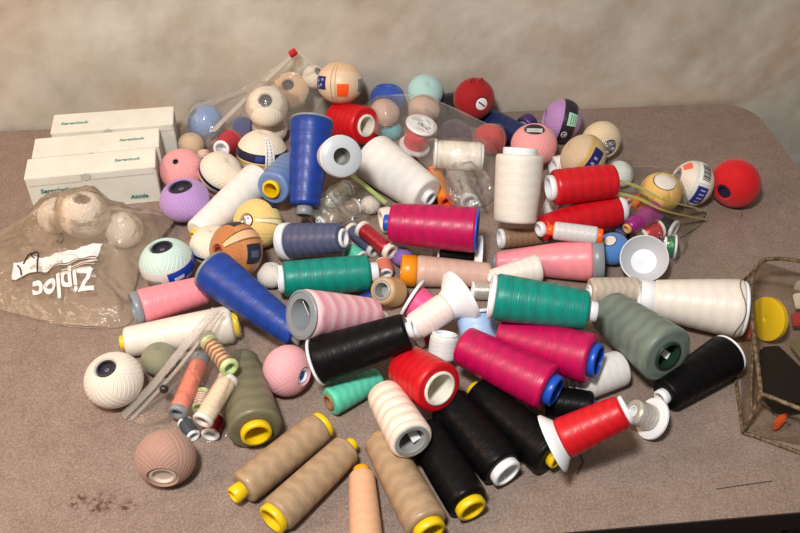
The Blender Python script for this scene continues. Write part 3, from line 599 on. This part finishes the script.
ball('aqua',(-928.0,-364.4,32.0),33.8,(-0.116,0.085,0.990),'pale aqua cotton ball with a blue and white label, by the printed bag',col='aquawhite',hole='darkcore',hr=0.4,band='bluelabel',bandw=0.45)
ball('creamFL',(-968.8,-548.8,30.0),31.7,(-0.140,-0.139,0.980),'ivory cotton ball with a dark centre hole, leftmost ball on the open table',col='ivory2',hole='darkcore',hr=0.34)
ball('olive',(-925.2,-512.6,19.4),20.4,(0.103,0.112,0.988),'small sage olive cotton ball seen through the small zip bag',col='olive')
ball('mauve',(-903.8,-655.4,28.7),30.3,(-0.058,-0.998,0.017),'mauve brown cotton ball in front, open core facing the table front',col='mauve',hole='palecore',hr=0.46)
ball('pinkC',(-781.1,-549.7,27.4),29.0,(0.781,-0.588,0.212),'pale pink cotton ball beside the olive khaki cone',col='pink3',hole='bluewhite',hr=0.32)
ball('blueBag',(-900.4,-38.1,26.2),27.7,(-0.636,-0.035,0.771),'light denim blue cotton ball in the clear bag at the back left',col='denim',hole='greyp',hr=0.25)
ball('blueBit',(-843.6,-40.6,16.1),17.0,(0.085,0.091,0.992),'small royal blue ball half hidden in the clear back bag',col='royal')
ball('creamBagA',(-801.8,-79.2,74.7),31.0,(-0.032,-0.579,0.814),'cream cotton ball with a dark hole in the back bag, nearest the royal blue cone',col='ivory',hole='darkcore',hr=0.3)
ball('creamBagB',(-801.4,-59.1,26.0),27.5,(-0.015,-0.397,0.918),'cream cotton ball at the bottom of the back bag under the holed one',col='ivory2')
ball('tanBag',(-768.1,-25.0,65.9),30.6,(-0.079,-0.533,0.842),'beige cotton ball with green paper, highest in the clear back bag',col='beige',hole='darkcore',hr=0.28,band='greenband',bandw=0.3)
ball('creamRing',(-729.8,-13.4,83.9),18.4,(0.544,-0.346,0.764),'small cream cotton ball against the wall between two bigger balls',col='ivory2',hole='greyp',hr=0.4)
ball('barcode',(-691.9,-42.0,88.6),34.7,(0.056,0.441,0.896),'beige cotton ball with a navy patch and orange sticker, against the wall',col='beige',band='beigelabel',bandw=0.62)
ball('blueRim',(-617.9,-22.7,45.3),28.2,(0.011,0.321,0.947),'royal blue cotton ball behind the clear bag, against the wall',col='royal',hole='royalp',hr=0.5)
ball('aquaBack',(-558.3,-22.7,55.6),28.2,(0.157,-0.459,0.875),'light aqua cotton ball at the back against the wall',col='aqua')
ball('blackBack',(-513.3,-20.2,24.2),25.6,(0.322,0.229,0.919),'black cotton ball tucked left of the dark red ball',col='blackball')
ball('dkred',(-485.7,-49.7,57.2),32.5,(0.250,-0.942,0.224),'dark red cotton ball with a white end label and loose loops, against the wall',col='dkred',hole='whitelabel',hr=0.3)
ball('redBagBall',(-469.0,-112.6,24.5),25.9,(0.202,0.160,0.966),'red cotton ball under the plastic at the right of the back bag',col='red2')
ball('purpleBag',(-519.9,-93.6,23.2),24.6,(0.202,0.160,0.966),'dark plum cotton ball inside the back bag behind the ivory spool',col='plum')
ball('aquaSm',(-615.2,-64.5,16.1),17.1,(0.202,0.160,0.966),'small turquoise cotton ball between a red cone and the printed white disc',col='turq')
ball('beigeBag',(-626.2,-67.6,50.0),22.9,(0.202,0.160,0.966),'beige cotton ball in the back bag below the royal blue ball',col='rosebeige')
ball('roseBag',(-566.2,-69.3,54.2),24.4,(0.202,0.160,0.966),'rose beige cotton ball in the back bag behind the printed white disc',col='rosebeige')
ball('lilacR',(-350.5,-83.4,32.4),34.2,(-0.965,0.207,0.162),'lilac cotton ball with a dark band and mint sticker',col='lilac2',hole='lilacp',hr=0.34,band='darklabel',bandw=0.5)
ball('pinkRB',(-411.6,-152.4,38.3),34.2,(-0.069,0.077,0.995),'rose pink cotton ball with an oval dark label, behind the leaning cream cone',col='pink2',hole='ovallabel',hr=0.42)
ball('tanGold',(-353.3,-206.4,50.3),34.5,(-0.818,0.246,0.520),'beige cotton ball with a navy and gold band, above the red cones',col='beige2',band='navygold',bandw=0.4)
ball('creamBR',(-302.5,-136.2,28.8),30.4,(0.223,-0.967,0.125),'cream cotton ball at the back, right of the navy and gold banded one',col='ivory3',hole='foil',hr=0.4)
ball('iriball',(-292.8,-208.2,19.4),20.5,(0.550,-0.094,0.830),'pearly white cotton ball right of the upper red cone',col='pearl')
ball('yellowR',(-260.9,-281.3,40.1),29.2,(0.008,-0.156,0.988),'golden yellow cotton ball with a white centre in the right zip bag',col='gold',hole='whitepale',hr=0.52)
ball('creamLab',(-203.4,-254.1,31.2),32.8,(-0.932,0.197,0.305),'cream cotton ball with a barcode label beside the bright red ball',col='ivory2',hole='greyhole',hr=0.42,band='barcodeband',bandw=0.62)
ball('redR',(-142.2,-260.9,33.7),35.7,(-0.816,-0.577,-0.046),'bright red cotton ball, rightmost ball on the table',col='red2',hole='navycore',hr=0.28)
ball('blueOval',(-352.9,-371.2,21.0),22.4,(-0.403,-0.106,0.909),'cornflower blue cotton ball at the grey end of the long pink cone',col='cornflower',hole='whitepale',hr=0.35)
ball('fuzzy',(-800.1,-380.7,16.6),17.7,(0.202,0.160,0.966),'small fuzzy white ball between the caramel ball and the left teal cone',col='white2')
ball('violetF',(-630.5,-355.8,13.5),14.4,(0.202,0.160,0.966),'small violet skein left of the orange base of the rose beige cone',col='violetf')
ball('tanBit',(-919.1,-86.0,18.4),19.5,(0.202,0.160,0.966),'small beige cotton ball behind the rose pink ball, right of the boxes',col='beige2')
ball('whiteSmB',(-662.3,-244.7,13.2),14.0,(0.202,0.160,0.966),'small white ball below the large white cone',col='white2')
ball('printA',(-1036.6,-286.0,52.7),32.2,(0.128,-0.004,0.992),'white cotton ball with a brown hole inside the printed bag',col='white2',hole='brownhole',hr=0.3)
ball('printB',(-1084.0,-247.5,24.1),25.5,(-0.322,0.031,0.946),'white cotton ball at the left inside the printed bag',col='white2')
ball('printC',(-991.8,-284.8,23.7),25.1,(0.274,-0.034,0.961),'white cotton ball at the right inside the printed bag',col='white2')

# ------------------------------------------------------------------ little extras on single pieces
def scrap(key,end,off,mat,size=.012):
    r,L,rA,rB=G[key]; z=L-.012 if end=='B' else .012; q=(rB if end=='B' else rA)
    o=box_mesh('paper_scrap',(-size/2,-size*.35,-.0003),(size/2,size*.35,.0003),mat,r,0)
    o.matrix_local=Matrix.Translation((off[0]*q,off[1]*q,z))@Matrix.Rotation(.7,4,'Y')@Matrix.Rotation(.4,4,'X')
wp=plain('white_scrap',(232,234,232),.6,.3)
scrap('greygreen','B',(-.18,.0),wp); scrap('pinkG','A',(-.15,-.25),wp,.024); scrap('peachV','B',(-.15,-.2),wp,.014)
r,R=G['dkred']
for a,h in ((.3,.010),(-.35,.012)):
    c=Vector((R*.55*math.cos(2.6+a),R*.62*math.sin(2.6+a)*1.2,R*.1)).normalized()*R*.95
    pass
for dx in (-.006,.008):
    # loose loops standing off the top of the ball (world up, moved into the ball's own frame)
    inv=r.matrix_world.inverted(); c=r.matrix_world.translation
    pts=[inv@(c+Vector((dx+.0035*math.cos(PI*k/8),-.004,R*.9+.009*math.sin(PI*k/8)))) for k in range(9)]
    tube_mesh('loose_loop',pts,.0011,ymat('dkred'),r,6)
# printed disc: rows of small print on the white end
r,L,rA,rB=G['reddisc']; RD=rA*1.35
pmat=plain('disc_print',(110,112,116),.5,.3)
for k,(x,y,w,h,c) in enumerate(((.35,.35,.5,.05,0),(.5,.3,.44,.04,0),(.2,.45,.5,.05,0),(.62,.2,.3,.04,0),(-.35,-.3,.3,.12,0),(-.5,-.15,.2,.08,0),(-.15,-.55,.3,.06,1),(.1,-.55,.3,.05,2),(-.3,.5,.3,.04,0),(-.45,.38,.2,.04,0))):
    mt=pmat if c==0 else plain('disc_print_pink',(214,120,140),.5,.3) if c==1 else plain('disc_print_green',(130,180,150),.5,.3)
    o=box_mesh('printed_line',(-w*RD/2,-h*RD/2,-.0002),(w*RD/2,h*RD/2,.0001),mt,r,0); o.matrix_local=Matrix.Translation((-y*RD,x*RD,-.0001))@Matrix.Rotation(2.2,4,'Z')
lathe('centre_hole',[(-.0003,.0003),(-.0003,.0022),(.0002,.0022),(.0002,.0003)],plain('disc_hole',(120,110,90),.6,.3),r,seg=20,closed=True)
# brown thread end lying over the right shoulder of the big cream cone
r,L,rA,rB=G['creamR']
pts=[]
for k in range(15):
    a=-1.3+2.5*k/14; z=L*(.93-.03*math.sin(k*.6)); q=(rA+(rB-rA)*.93)*1.008+.0006
    pts.append((q*math.cos(a),q*math.sin(a),z))
tube_mesh('loose_end',pts,.0006,plain('brown_thread',(120,90,78),.8,.2),r,6)

# ------------------------------------------------------------------ plastic bags
def height(x,y,keys,up=.0016):
    h=-1
    for k in keys:
        for c,q in SPH[k]:
            q=q+up; d=(x-c.x)**2+(y-c.y)**2
            if d<q*q: h=max(h,c.z+math.sqrt(q*q-d))
    return h
def bag_surface(poly,keys,K=30,J=112,wr=.004,seed=0.,relax=60,base=0):
    P=[px(*p) for p in poly]
    for p in P: p.y=min(p.y,-.003)
    B=spline(P+[P[0]],10)[:-1]
    # resample evenly
    cum=[0]
    for i in range(len(B)): cum.append(cum[-1]+(B[(i+1)%len(B)]-B[i]).length)
    out=[];i=0
    for j in range(J):
        s=cum[-1]*j/J
        while cum[i+1]<s: i+=1
        t=(s-cum[i])/(cum[i+1]-cum[i]); out.append(B[i].lerp(B[(i+1)%len(B)],t))
    B=out; c=sum(B,Vector())/J
    V=[];Z=[]
    for k in range(K+1):
        f=k/K
        for j in range(J):
            q=c.lerp(B[j],f); V.append([q.x,q.y,q.z+base*(1-f*f)])
    idx=lambda k,j:k*J+j%J
    H=[height(v[0],v[1],keys) for v in V]
    for v,h in zip(V,H): v[2]=max(v[2],h) if h>0 else v[2]
    for it in range(relax):
        N=[v[2] for v in V]
        cz=sum(N[idx(1,j)] for j in range(J))/J
        for k in range(1,K):
            for j in range(J):
                i=idx(k,j)
                z=.25*(N[idx(k-1,j)]+N[idx(k+1,j)]+N[idx(k,j-1)]+N[idx(k,j+1)])
                V[i][2]=max(z,H[i])
        for j in range(J): V[idx(0,j)][2]=max(cz,H[0])
    for k in range(K+1):
        for j in range(J):
            i=idx(k,j); x,y=V[i][0],V[i][1]
            a=noise.noise(Vector((x*28+seed,y*14,seed))); b=noise.noise(Vector((x*60+y*40,y*55-x*30,seed+3)))
            w=wr*((1-abs(a)*2.2)*.7+(1-abs(b)*2)*.45)
            e=min(1,(1-k/K)*6) 
            V[i][2]=max(V[i][2]+max(w,0)*(.35+.65*e),.0015,H[i])
    F=[]
    for k in range(1,K):
        for j in range(J): F.append((idx(k,j),idx(k,j+1),idx(k+1,j+1),idx(k+1,j)))
    for j in range(J): F.append((idx(0,0),idx(1,j),idx(1,j+1)))
    return V,F,B
def bag(label,poly,keys,mat,group='plastic bags in the pile',**k):
    V,F,B=bag_surface(poly,keys,**k)
    c=sum(B,Vector())/len(B); c.z=0
    r=thing('plastic_bag',label,'plastic bag',group,Matrix.Translation(c))
    o=mesh_obj('film',[(v[0]-c.x,v[1]-c.y,v[2]) for v in V],F,mat,r,None,True,180)
    # heat sealed edge
    e=[Vector((v.x-c.x,v.y-c.y,max(v.z,.0016))) for v in B]; 
    tube_mesh('sealed_edge',e+[e[0]],.0006,mat,r,5)
    return r,V,c
def strip(name,pts,w,th,mat,r,c):
    P=spline([px(*p)-c for p in pts],8); V=[];F=[]
    for i,p in enumerate(P):
        d=(P[min(i+1,len(P)-1)]-P[max(i-1,0)]).normalized(); s=d.cross(UV_-FV*.6).normalized(); n=s.cross(d).normalized()
        for a,b in ((-1,-1),(1,-1),(1,1),(-1,1)): V.append(p+s*a*w/2+n*b*th/2)
    for i in range(len(P)-1):
        for j in range(4): F.append((i*4+j,i*4+(j+1)%4,i*4+4+(j+1)%4,i*4+4+j))
    F.append((0,3,2,1)); k=len(P)*4-4; F.append((k,k+1,k+2,k+3))
    return mesh_obj(name,V,F,mat,r,None,True,40)
clear=film_mat('clear',(.99,.99,.985),.05,(240,236,230),.45,.07,.55)
milky=film_mat('milky',(.99,.988,.985),.14,(246,240,232),.55,.08,.55)
brownish=film_mat('brownish',(.985,.96,.93),.30,(240,218,190),1.0,.09,.8)
# printed bag at the left
r,V,c=bag('large brownish plastic bag with white lettering at the left, holding white balls',
  [(-46,262,4),(-20,244,8),(12,226,10),(34,211,10),(62,204,12),(100,206,12),(146,211,12),(174,217,14),(160,238,14),(142,262,10),(134,292,4),(128,324,2),(78,327,2),(30,318,2),(-5,309,2),(-46,300,2)],
  ['printA','printB','printC'],brownish,K=40,J=170,wr=.009,seed=1.3,base=.020,relax=70)
from mathutils.bvhtree import BVHTree
bv=BVHTree.FromPolygons([Vector(v) for v in V],[f for f in bpy.data.objects[r.children[0].name].data.polygons and [tuple(p.vertices) for p in r.children[0].data.polygons]])
white_ink=plain('bag_ink_white',(226,224,220),.5,.3); black_ink=plain('bag_ink_black',(30,28,30),.5,.3)
def film_pt(x,y):
    d=(FV+RV*((x-400)/858)-UV_*((y-266.5)/858)).normalized(); h=bv.ray_cast(CAM,d); return h[0] if h[0] else px(x,y,15)
def onbag(o,lift):
    for v in o.data.vertices:
        h=bv.ray_cast(Vector((v.co.x,v.co.y,.5)),Vector((0,0,-1)))
        z=(h[0].z if h[0] else .02); v.co=Vector((v.co.x-c.x,v.co.y-c.y,z+lift))
def bagtext(body,x,y,size,mat,ang,lift=.0012,bold=.0004,xs=1,zg=22):
    p=film_pt(x,y); m=Matrix.Translation((p.x,p.y,0))@Matrix.Rotation(ang,4,'Z')
    o=text_mesh('printed_lettering',body,size,mat,r,m,0,bold,0,xs)
    bm=bmesh.new(); bm.from_mesh(o.data); bmesh.ops.subdivide_edges(bm,edges=[e for e in bm.edges if e.calc_length()>.004],cuts=5,use_grid_fill=True); bmesh.ops.triangulate(bm,faces=bm.faces); bm.to_mesh(o.data); bm.free()
    onbag(o,lift)
def bagquad(name,q,mat,lift,zg=22,n=14):
    a,b,d,e=[film_pt(x,y) for x,y in q]; V2=[];F2=[]
    for i in range(n+1):
        for j in range(n+1):
            u,v=i/n,j/n; p=a.lerp(b,u).lerp(e.lerp(d,u),v); V2.append((p.x,p.y,0))
    for i in range(n):
        for j in range(n): k=i*(n+1)+j; F2.append((k,k+1,k+n+2,k+n+1))
    o=mesh_obj(name,V2,F2,mat,r); onbag(o,lift)
AN=PI+.16
bagquad('write_on_panel',[(14,264),(103,245),(96,260),(12,281)],white_ink,.0022,n=44)
bagtext('Ziploc',63,284,.043,white_ink,AN,.0026,.0012,.66)
bagtext('Freezer Bags',48,270,.0075,plain('bag_ink_tan',(196,180,166),.5,.3),AN,.0028,.0002,1)
for k in range(3):
    bagquad('print_line',[(62-k*2,271+k*3.4),(98-k*3,261+k*3.6),(98-k*3,262.2+k*3.6),(62-k*2,272.2+k*3.4)],plain('bag_ink_line',(206,196,186),.5,.3),.0028,n=14)
bagquad('print_line',[(12,281),(97,258),(97,259),(12,282)],plain('bag_ink_brown',(120,92,74),.5,.3),.0028,n=24)
def penline(pts):
    pp=[film_pt(q.x,q.y) for q in spline([(a,b,0) for a,b in pts],6)]
    W=[]
    for p in pp:
        h=bv.ray_cast(Vector((p.x,p.y,.5)),Vector((0,0,-1))); W.append(Vector((p.x-c.x,p.y-c.y,(h[0].z if h[0] else .02)+.0032)))
    tube_mesh('pen_mark',W,.0009,black_ink,r,6)
penline([(38,274),(38,264),(39,256),(36,254),(32,257),(35,260)]); penline([(33,255),(29,257),(26,262),(24,266)]); penline([(22,277),(21,271),(18,267)])

# clear bag at the back left with its zip strip and red slider
r,V,c=bag('clear zip bag with a red slider at the back left over cream balls',
  [(297,52,128),(314,66,112),(324,92,66),(310,118,58),(268,136,42),(232,140,26),(196,148,10),(182,140,8),(184,118,26),(206,102,48),(244,88,66),(274,68,108)],
  ['creamBagA','creamBagB','tanBag','blueBag','blueBit','creamRing'],milky,K=28,J=112,wr=.006,seed=4.1,relax=40)
strip('zip_strip',[(213,131,58),(240,104,78),(268,78,102),(298,50,131)],.008,.0016,film_mat('zip',(.98,.98,.97),.5,(244,238,230),.5,.12),r,c)
p=px(293,53,131)-c; o=box_mesh('slider',(-.006,-.005,-.004),(.006,.005,.004),plain('slider_red',(190,30,40),.35,.5),r,.0012); o.location=p; o.rotation_euler=(.3,-.5,.2)
# clear bag in the middle of the back
r,V,c=bag('wrinkled clear bag at the back middle over the ivory spool and the printed white disc',
  [(352,118,40),(372,100,52),(408,95,74),(444,104,70),(482,122,56),(504,132,40),(500,168,26),(492,198,12),(476,206,14),(452,204,26),(436,176,52),(410,152,40),(384,138,40)],
  ['beigeBag','roseBag','purpleBag','whitebag','reddisc','redBagBall','aquaSm','silvertube','orangesp'],milky,K=30,J=120,wr=.006,seed=7.7,relax=40)
# crumpled clear wrap by the silver grey spool
r,V,c=bag('crumpled shiny clear wrap between the silver grey spool and the leaning cream cone',
  [(446,170,40),(462,162,44),(482,170,40),(496,184,26),(498,202,14),(480,212,12),(460,208,18),(448,190,34)],['silvertube'],film_mat('wrap',(.99,.99,.985),.10,(240,238,234),1.6,.06,.9),K=20,J=72,wr=.012,seed=3.3,relax=10)
# small clear bag with green zip
r,V,c=bag('small clear bag with a green zip edge below the frosted white base',
  [(308,218,12),(322,196,26),(342,182,36),(362,184,34),(380,202,22),(370,214,18),(350,222,16),(322,228,12)],['goldtube','iritube','whiteSmB'],film_mat('foil_wrap',(.98,.98,.97),.16,(244,242,236),1.8,.07,.9),K=24,J=90,wr=.010,seed=2.2,relax=30)
strip('zip_strip',[(352,176,50),(368,188,46),(386,203,36)],.007,.0014,plain('zip_green',(170,190,110),.4,.4),r,c)
# right zip bag
r,V,c=bag('clear zip bag with two yellow green zip lines at the right, over small bright spools',
  [(606,168,16),(632,166,8),(660,168,6),(684,186,6),(692,206,5),(704,218,2),(690,236,2),(680,258,2),(668,264,2),(640,240,12),(618,226,14),(610,200,26)],
  ['yellowR','violetM','redM','blackM','greenM','orangeM','iriball','pinkring','navyShadowM'],clear,K=24,J=96,wr=.005,seed=9.2,relax=30)
zy=film_mat('zip_yellow',(.92,.92,.55),.6,(224,222,90),.5,.15)
strip('zip_line',[(609,178,62),(636,186,70),(662,199,70),(705,210,10)],.006,.0014,zy,r,c); strip('zip_line',[(614,192,62),(640,199,70),(666,211,56),(705,219,8)],.0055,.0014,zy,r,c)
# small zip bag at the left front
r,V,c=bag('small clear zip bag at the left front, full of little spools',
  [(121,416,2),(150,384,10),(180,350,32),(214,312,50),(236,318,50),(243,345,36),(240,380,30),(232,420,10),(222,440,2),(198,440,2),(170,424,2),(142,425,2)],
  ['coralZ','beigeZ','stripeZ','redZ','slateZ','redZ2','olive','creamBL','khaki'],clear,K=26,J=104,wr=.004,seed=5.5,relax=40)
zc=film_mat('zip_clear',(.985,.98,.975),.30,(244,240,234),.45,.12)
strip('zip_strip',[(123,416,4),(150,388,24),(180,352,48),(216,309,58)],.011,.0016,zc,r,c); strip('zip_strip',[(131,419,4),(158,391,24),(188,356,48),(222,312,58)],.004,.0014,zc,r,c)
p=px(164,389,30); tag(lathe('bead',[(.005*math.sin(a),.005*math.cos(a)) for a in [(-PI/2)+PI*k/10 for k in range(11)]],plain('bead_dark',(44,38,44),.3,.5)),'small dark bead in the small clear zip bag beside the coral spool','bead').location=p

# ------------------------------------------------------------------ vinyl pouch at the right with its contents
q=[px(742,434,0),px(880,462,0),px(884,330,0),px(739,286,0)]
for v in q: v.z=0
c=sum(q,Vector())/4
r=thing('vinyl_pouch','clear vinyl pouch with brown piping at the right edge, holding sewing odds and ends','pouch',None,Matrix.Translation(c))
Hh=.052; bot=[v-c for v in q]; top=[(v-c)*.93+Vector((0,0,Hh)) for v in q]; top[3]+=Vector((.004,-.004,.004)); top[0]+=Vector((.006,.012,-.006))
def patch(name,a,b,d,e,mat,par,n=10,bulge=0.,seed=0.):
    V=[];F=[]; nn=(b-a).cross(e-a).normalized()
    for i in range(n+1):
        for j in range(n+1):
            u,v=i/n,j/n; p=a.lerp(b,u).lerp(e.lerp(d,u),v); s=math.sin(PI*u)*math.sin(PI*v)
            V.append(p+nn*(bulge*s+.004*s*noise.noise(p*45+Vector((seed,0,0)))))
    for i in range(n):
        for j in range(n): k=i*(n+1)+j; F.append((k,k+n+1,k+n+2,k+1))
    return mesh_obj(name,V,F,mat,par)
vin=film_mat('vinyl',(.93,.90,.85),.04,(150,134,110),.45,.1,.08)
patch('top_panel',top[0],top[1],top[2],top[3],vin,r,18,.004,1)
for k in range(4): patch('side_panel',bot[k],bot[(k+1)%4],top[(k+1)%4],top[k],vin,r,12,.001,k+3)
pip=NT('piping'); u,v=uvs(pip); tcx=pip.node('ShaderNodeTexCoord'); pip.link(pip.ramp(pip.noise(220,2,tcx.outputs['Object']),[(.35,lin((62,50,36))),(.65,lin((128,108,80)))]),pip.b.inputs['Base Color']); pip.b.inputs['Roughness'].default_value=.45
tube_mesh('piping',spline(top+[top[0]],10),.0026,pip.m,r,10); tube_mesh('piping',spline([b+Vector((0,0,.0026)) for b in bot+[bot[0]]],10),.0022,pip.m,r,10)
for k in (0,3): tube_mesh('corner_seam',[bot[k]+Vector((0,0,.003)),bot[k].lerp(top[k],.5)+Vector((.001,0,0)),top[k]],.002,pip.m,r,8)
# the zip along the left side
tube_mesh('zip_teeth',spline([bot[3].lerp(top[3],.62),bot[3].lerp(top[3],.6).lerp(bot[0].lerp(top[0],.6),.5),bot[0].lerp(top[0],.5)],8),.0018,pip.m,r,8)
# contents
m=frame(px(768,319,27),(-.93,-.23,.28)); o=tag(lathe('tape_measure',[(-.004,.0003),(-.004,.0245),(-.003,.0265),(.003,.0265),(.004,.0245),(.004,.004),(.003,.003),(.003,.0003)],plain('tape_yellow',(244,206,20),.35,.5),None,48),'round yellow disc standing in the vinyl pouch','tape measure'); o.matrix_world=m
def slab_px(name,pts,z,th,mat,label,cat):
    P=[px(x,y,z) for x,y in pts]; c=sum(P,Vector())/len(P); n=len(P); bm=bmesh.new()
    a=[bm.verts.new(p-c) for p in P]; b=[bm.verts.new(p-c+Vector((0,0,th))) for p in P]
    bm.faces.new(a); bm.faces.new(b[::-1])
    for i in range(n): bm.faces.new((a[i],a[(i+1)%n],b[(i+1)%n],b[i]))
    bmesh.ops.recalc_face_normals(bm,faces=bm.faces); bmesh.ops.bevel(bm,geom=list(bm.edges),offset=th*.3,segments=3,affect='EDGES')
    me=bpy.data.meshes.new(name); bm.to_mesh(me); bm.free(); me.materials.append(mat)
    o=bpy.data.objects.new(name,me); COL.objects.link(o); o.location=c; return tag(o,label,cat)
slab_px('scissor_case',[(758,352),(776,350),(806,379),(812,412),(772,416),(759,392)],8,.012,plain('case_black',(20,13,13),.85,.1),'dark brown black pointed case lying in the vinyl pouch','case')
slab_px('chalk_wedge',[(771,431),(775,420),(787,412),(785,422),(777,431)],4,.006,plain('chalk_orange',(226,92,40),.5,.3),'small orange wedge in the front corner of the vinyl pouch','tailor chalk')
slab_px('fabric_scrap',[(788,346),(812,338),(826,372),(808,372)],10,.008,plain('scrap_olive',(120,112,84),.7,.2),'olive brown scrap beside the yellow disc in the vinyl pouch','fabric scrap')
slab_px('needle_packet',[(790,316),(816,312),(818,326),(792,328)],14,.006,plain('packet_red',(186,60,60),.5,.3),'red packet at the right edge of the vinyl pouch','packet')
slab_px('button_card',[(792,296),(816,292),(818,309),(795,310)],14,.005,plain('card_white',(222,216,200),.6,.3),'white card at the back of the vinyl pouch','card')
pp=spline([px(750,306,14),px(749,320,12),px(748,338,10)],5); o=tube_mesh('pencil',pp,.0035,plain('pencil_red',(200,96,90),.45,.4),None,6); tag(o,'pinkish red pencil along the left side of the vinyl pouch','pencil')
pp=spline([px(756,395,8),px(770,408,8),px(790,424,5)],6); o=tube_mesh('metal_hook',pp,.0016,plain('steel',(170,168,160),.25,.5,Metallic=.9),None,6); tag(o,'thin steel hook by the orange wedge in the vinyl pouch','hook')

# ------------------------------------------------------------------ loose thread ends on the table
def loose(pts,col,label,rad=.0005):
    P=spline([px(x,y,.7) for x,y in pts],8); o=tube_mesh('loose_thread',P,rad,plain('thread_end_'+col[0],col[1],.8,.2),None,6); tag(o,label,'thread','loose thread ends')
loose([(680,238),(690,232),(699,226),(706,214)],('dark',(60,48,44)),'dark loose thread right of the zip bag with the yellow green lines',.0007)
loose([(731,206),(738,206),(742,211),(741,217)],('red',(150,30,36)),'short red loose thread below the bright red ball')
loose([(676,262),(680,254),(678,246)],('dark',(60,48,44)),'short dark loose thread right of the small emerald spool')
loose([(580,455),(583,462),(579,470),(577,474)],('dark',(60,48,44)),'short dark loose thread below the red flanged spool')
loose([(716,489),(730,487),(750,484),(772,481)],('dark',(60,48,44)),'straight dark loose thread on the open table at the front right',.0004)

# ------------------------------------------------------------------ light
w=bpy.data.worlds.new('room'); scene.world=w; w.use_nodes=True; w.node_tree.nodes['Background'].inputs[0].default_value=(1.0,.94,.88,1); w.node_tree.nodes['Background'].inputs[1].default_value=.17
def area(name,loc,target,size,power,col,sy=None):
    d=bpy.data.lights.new(name,'AREA'); d.energy=power; d.color=col; d.size=size
    if sy: d.shape='RECTANGLE'; d.size_y=sy
    o=bpy.data.objects.new(name,d); COL.objects.link(o); o.location=loc; o.rotation_euler=(Vector(target)-Vector(loc)).to_track_quat('-Z','Y').to_euler(); return o
area('camera_flash',CAM+Vector((-.20,.10,.50)),(-.66,-.30,.05),.16,20,(1.0,.985,.97))
area('ceiling_lamp',(-2.0,-.8,1.2),(-1.0,-.3,0),.6,13,(1.0,.64,.40))
vs=scene.view_settings; vs.view_transform='Standard'; vs.look='None'; vs.gamma=1; vs.use_curve_mapping=False; vs.exposure=0
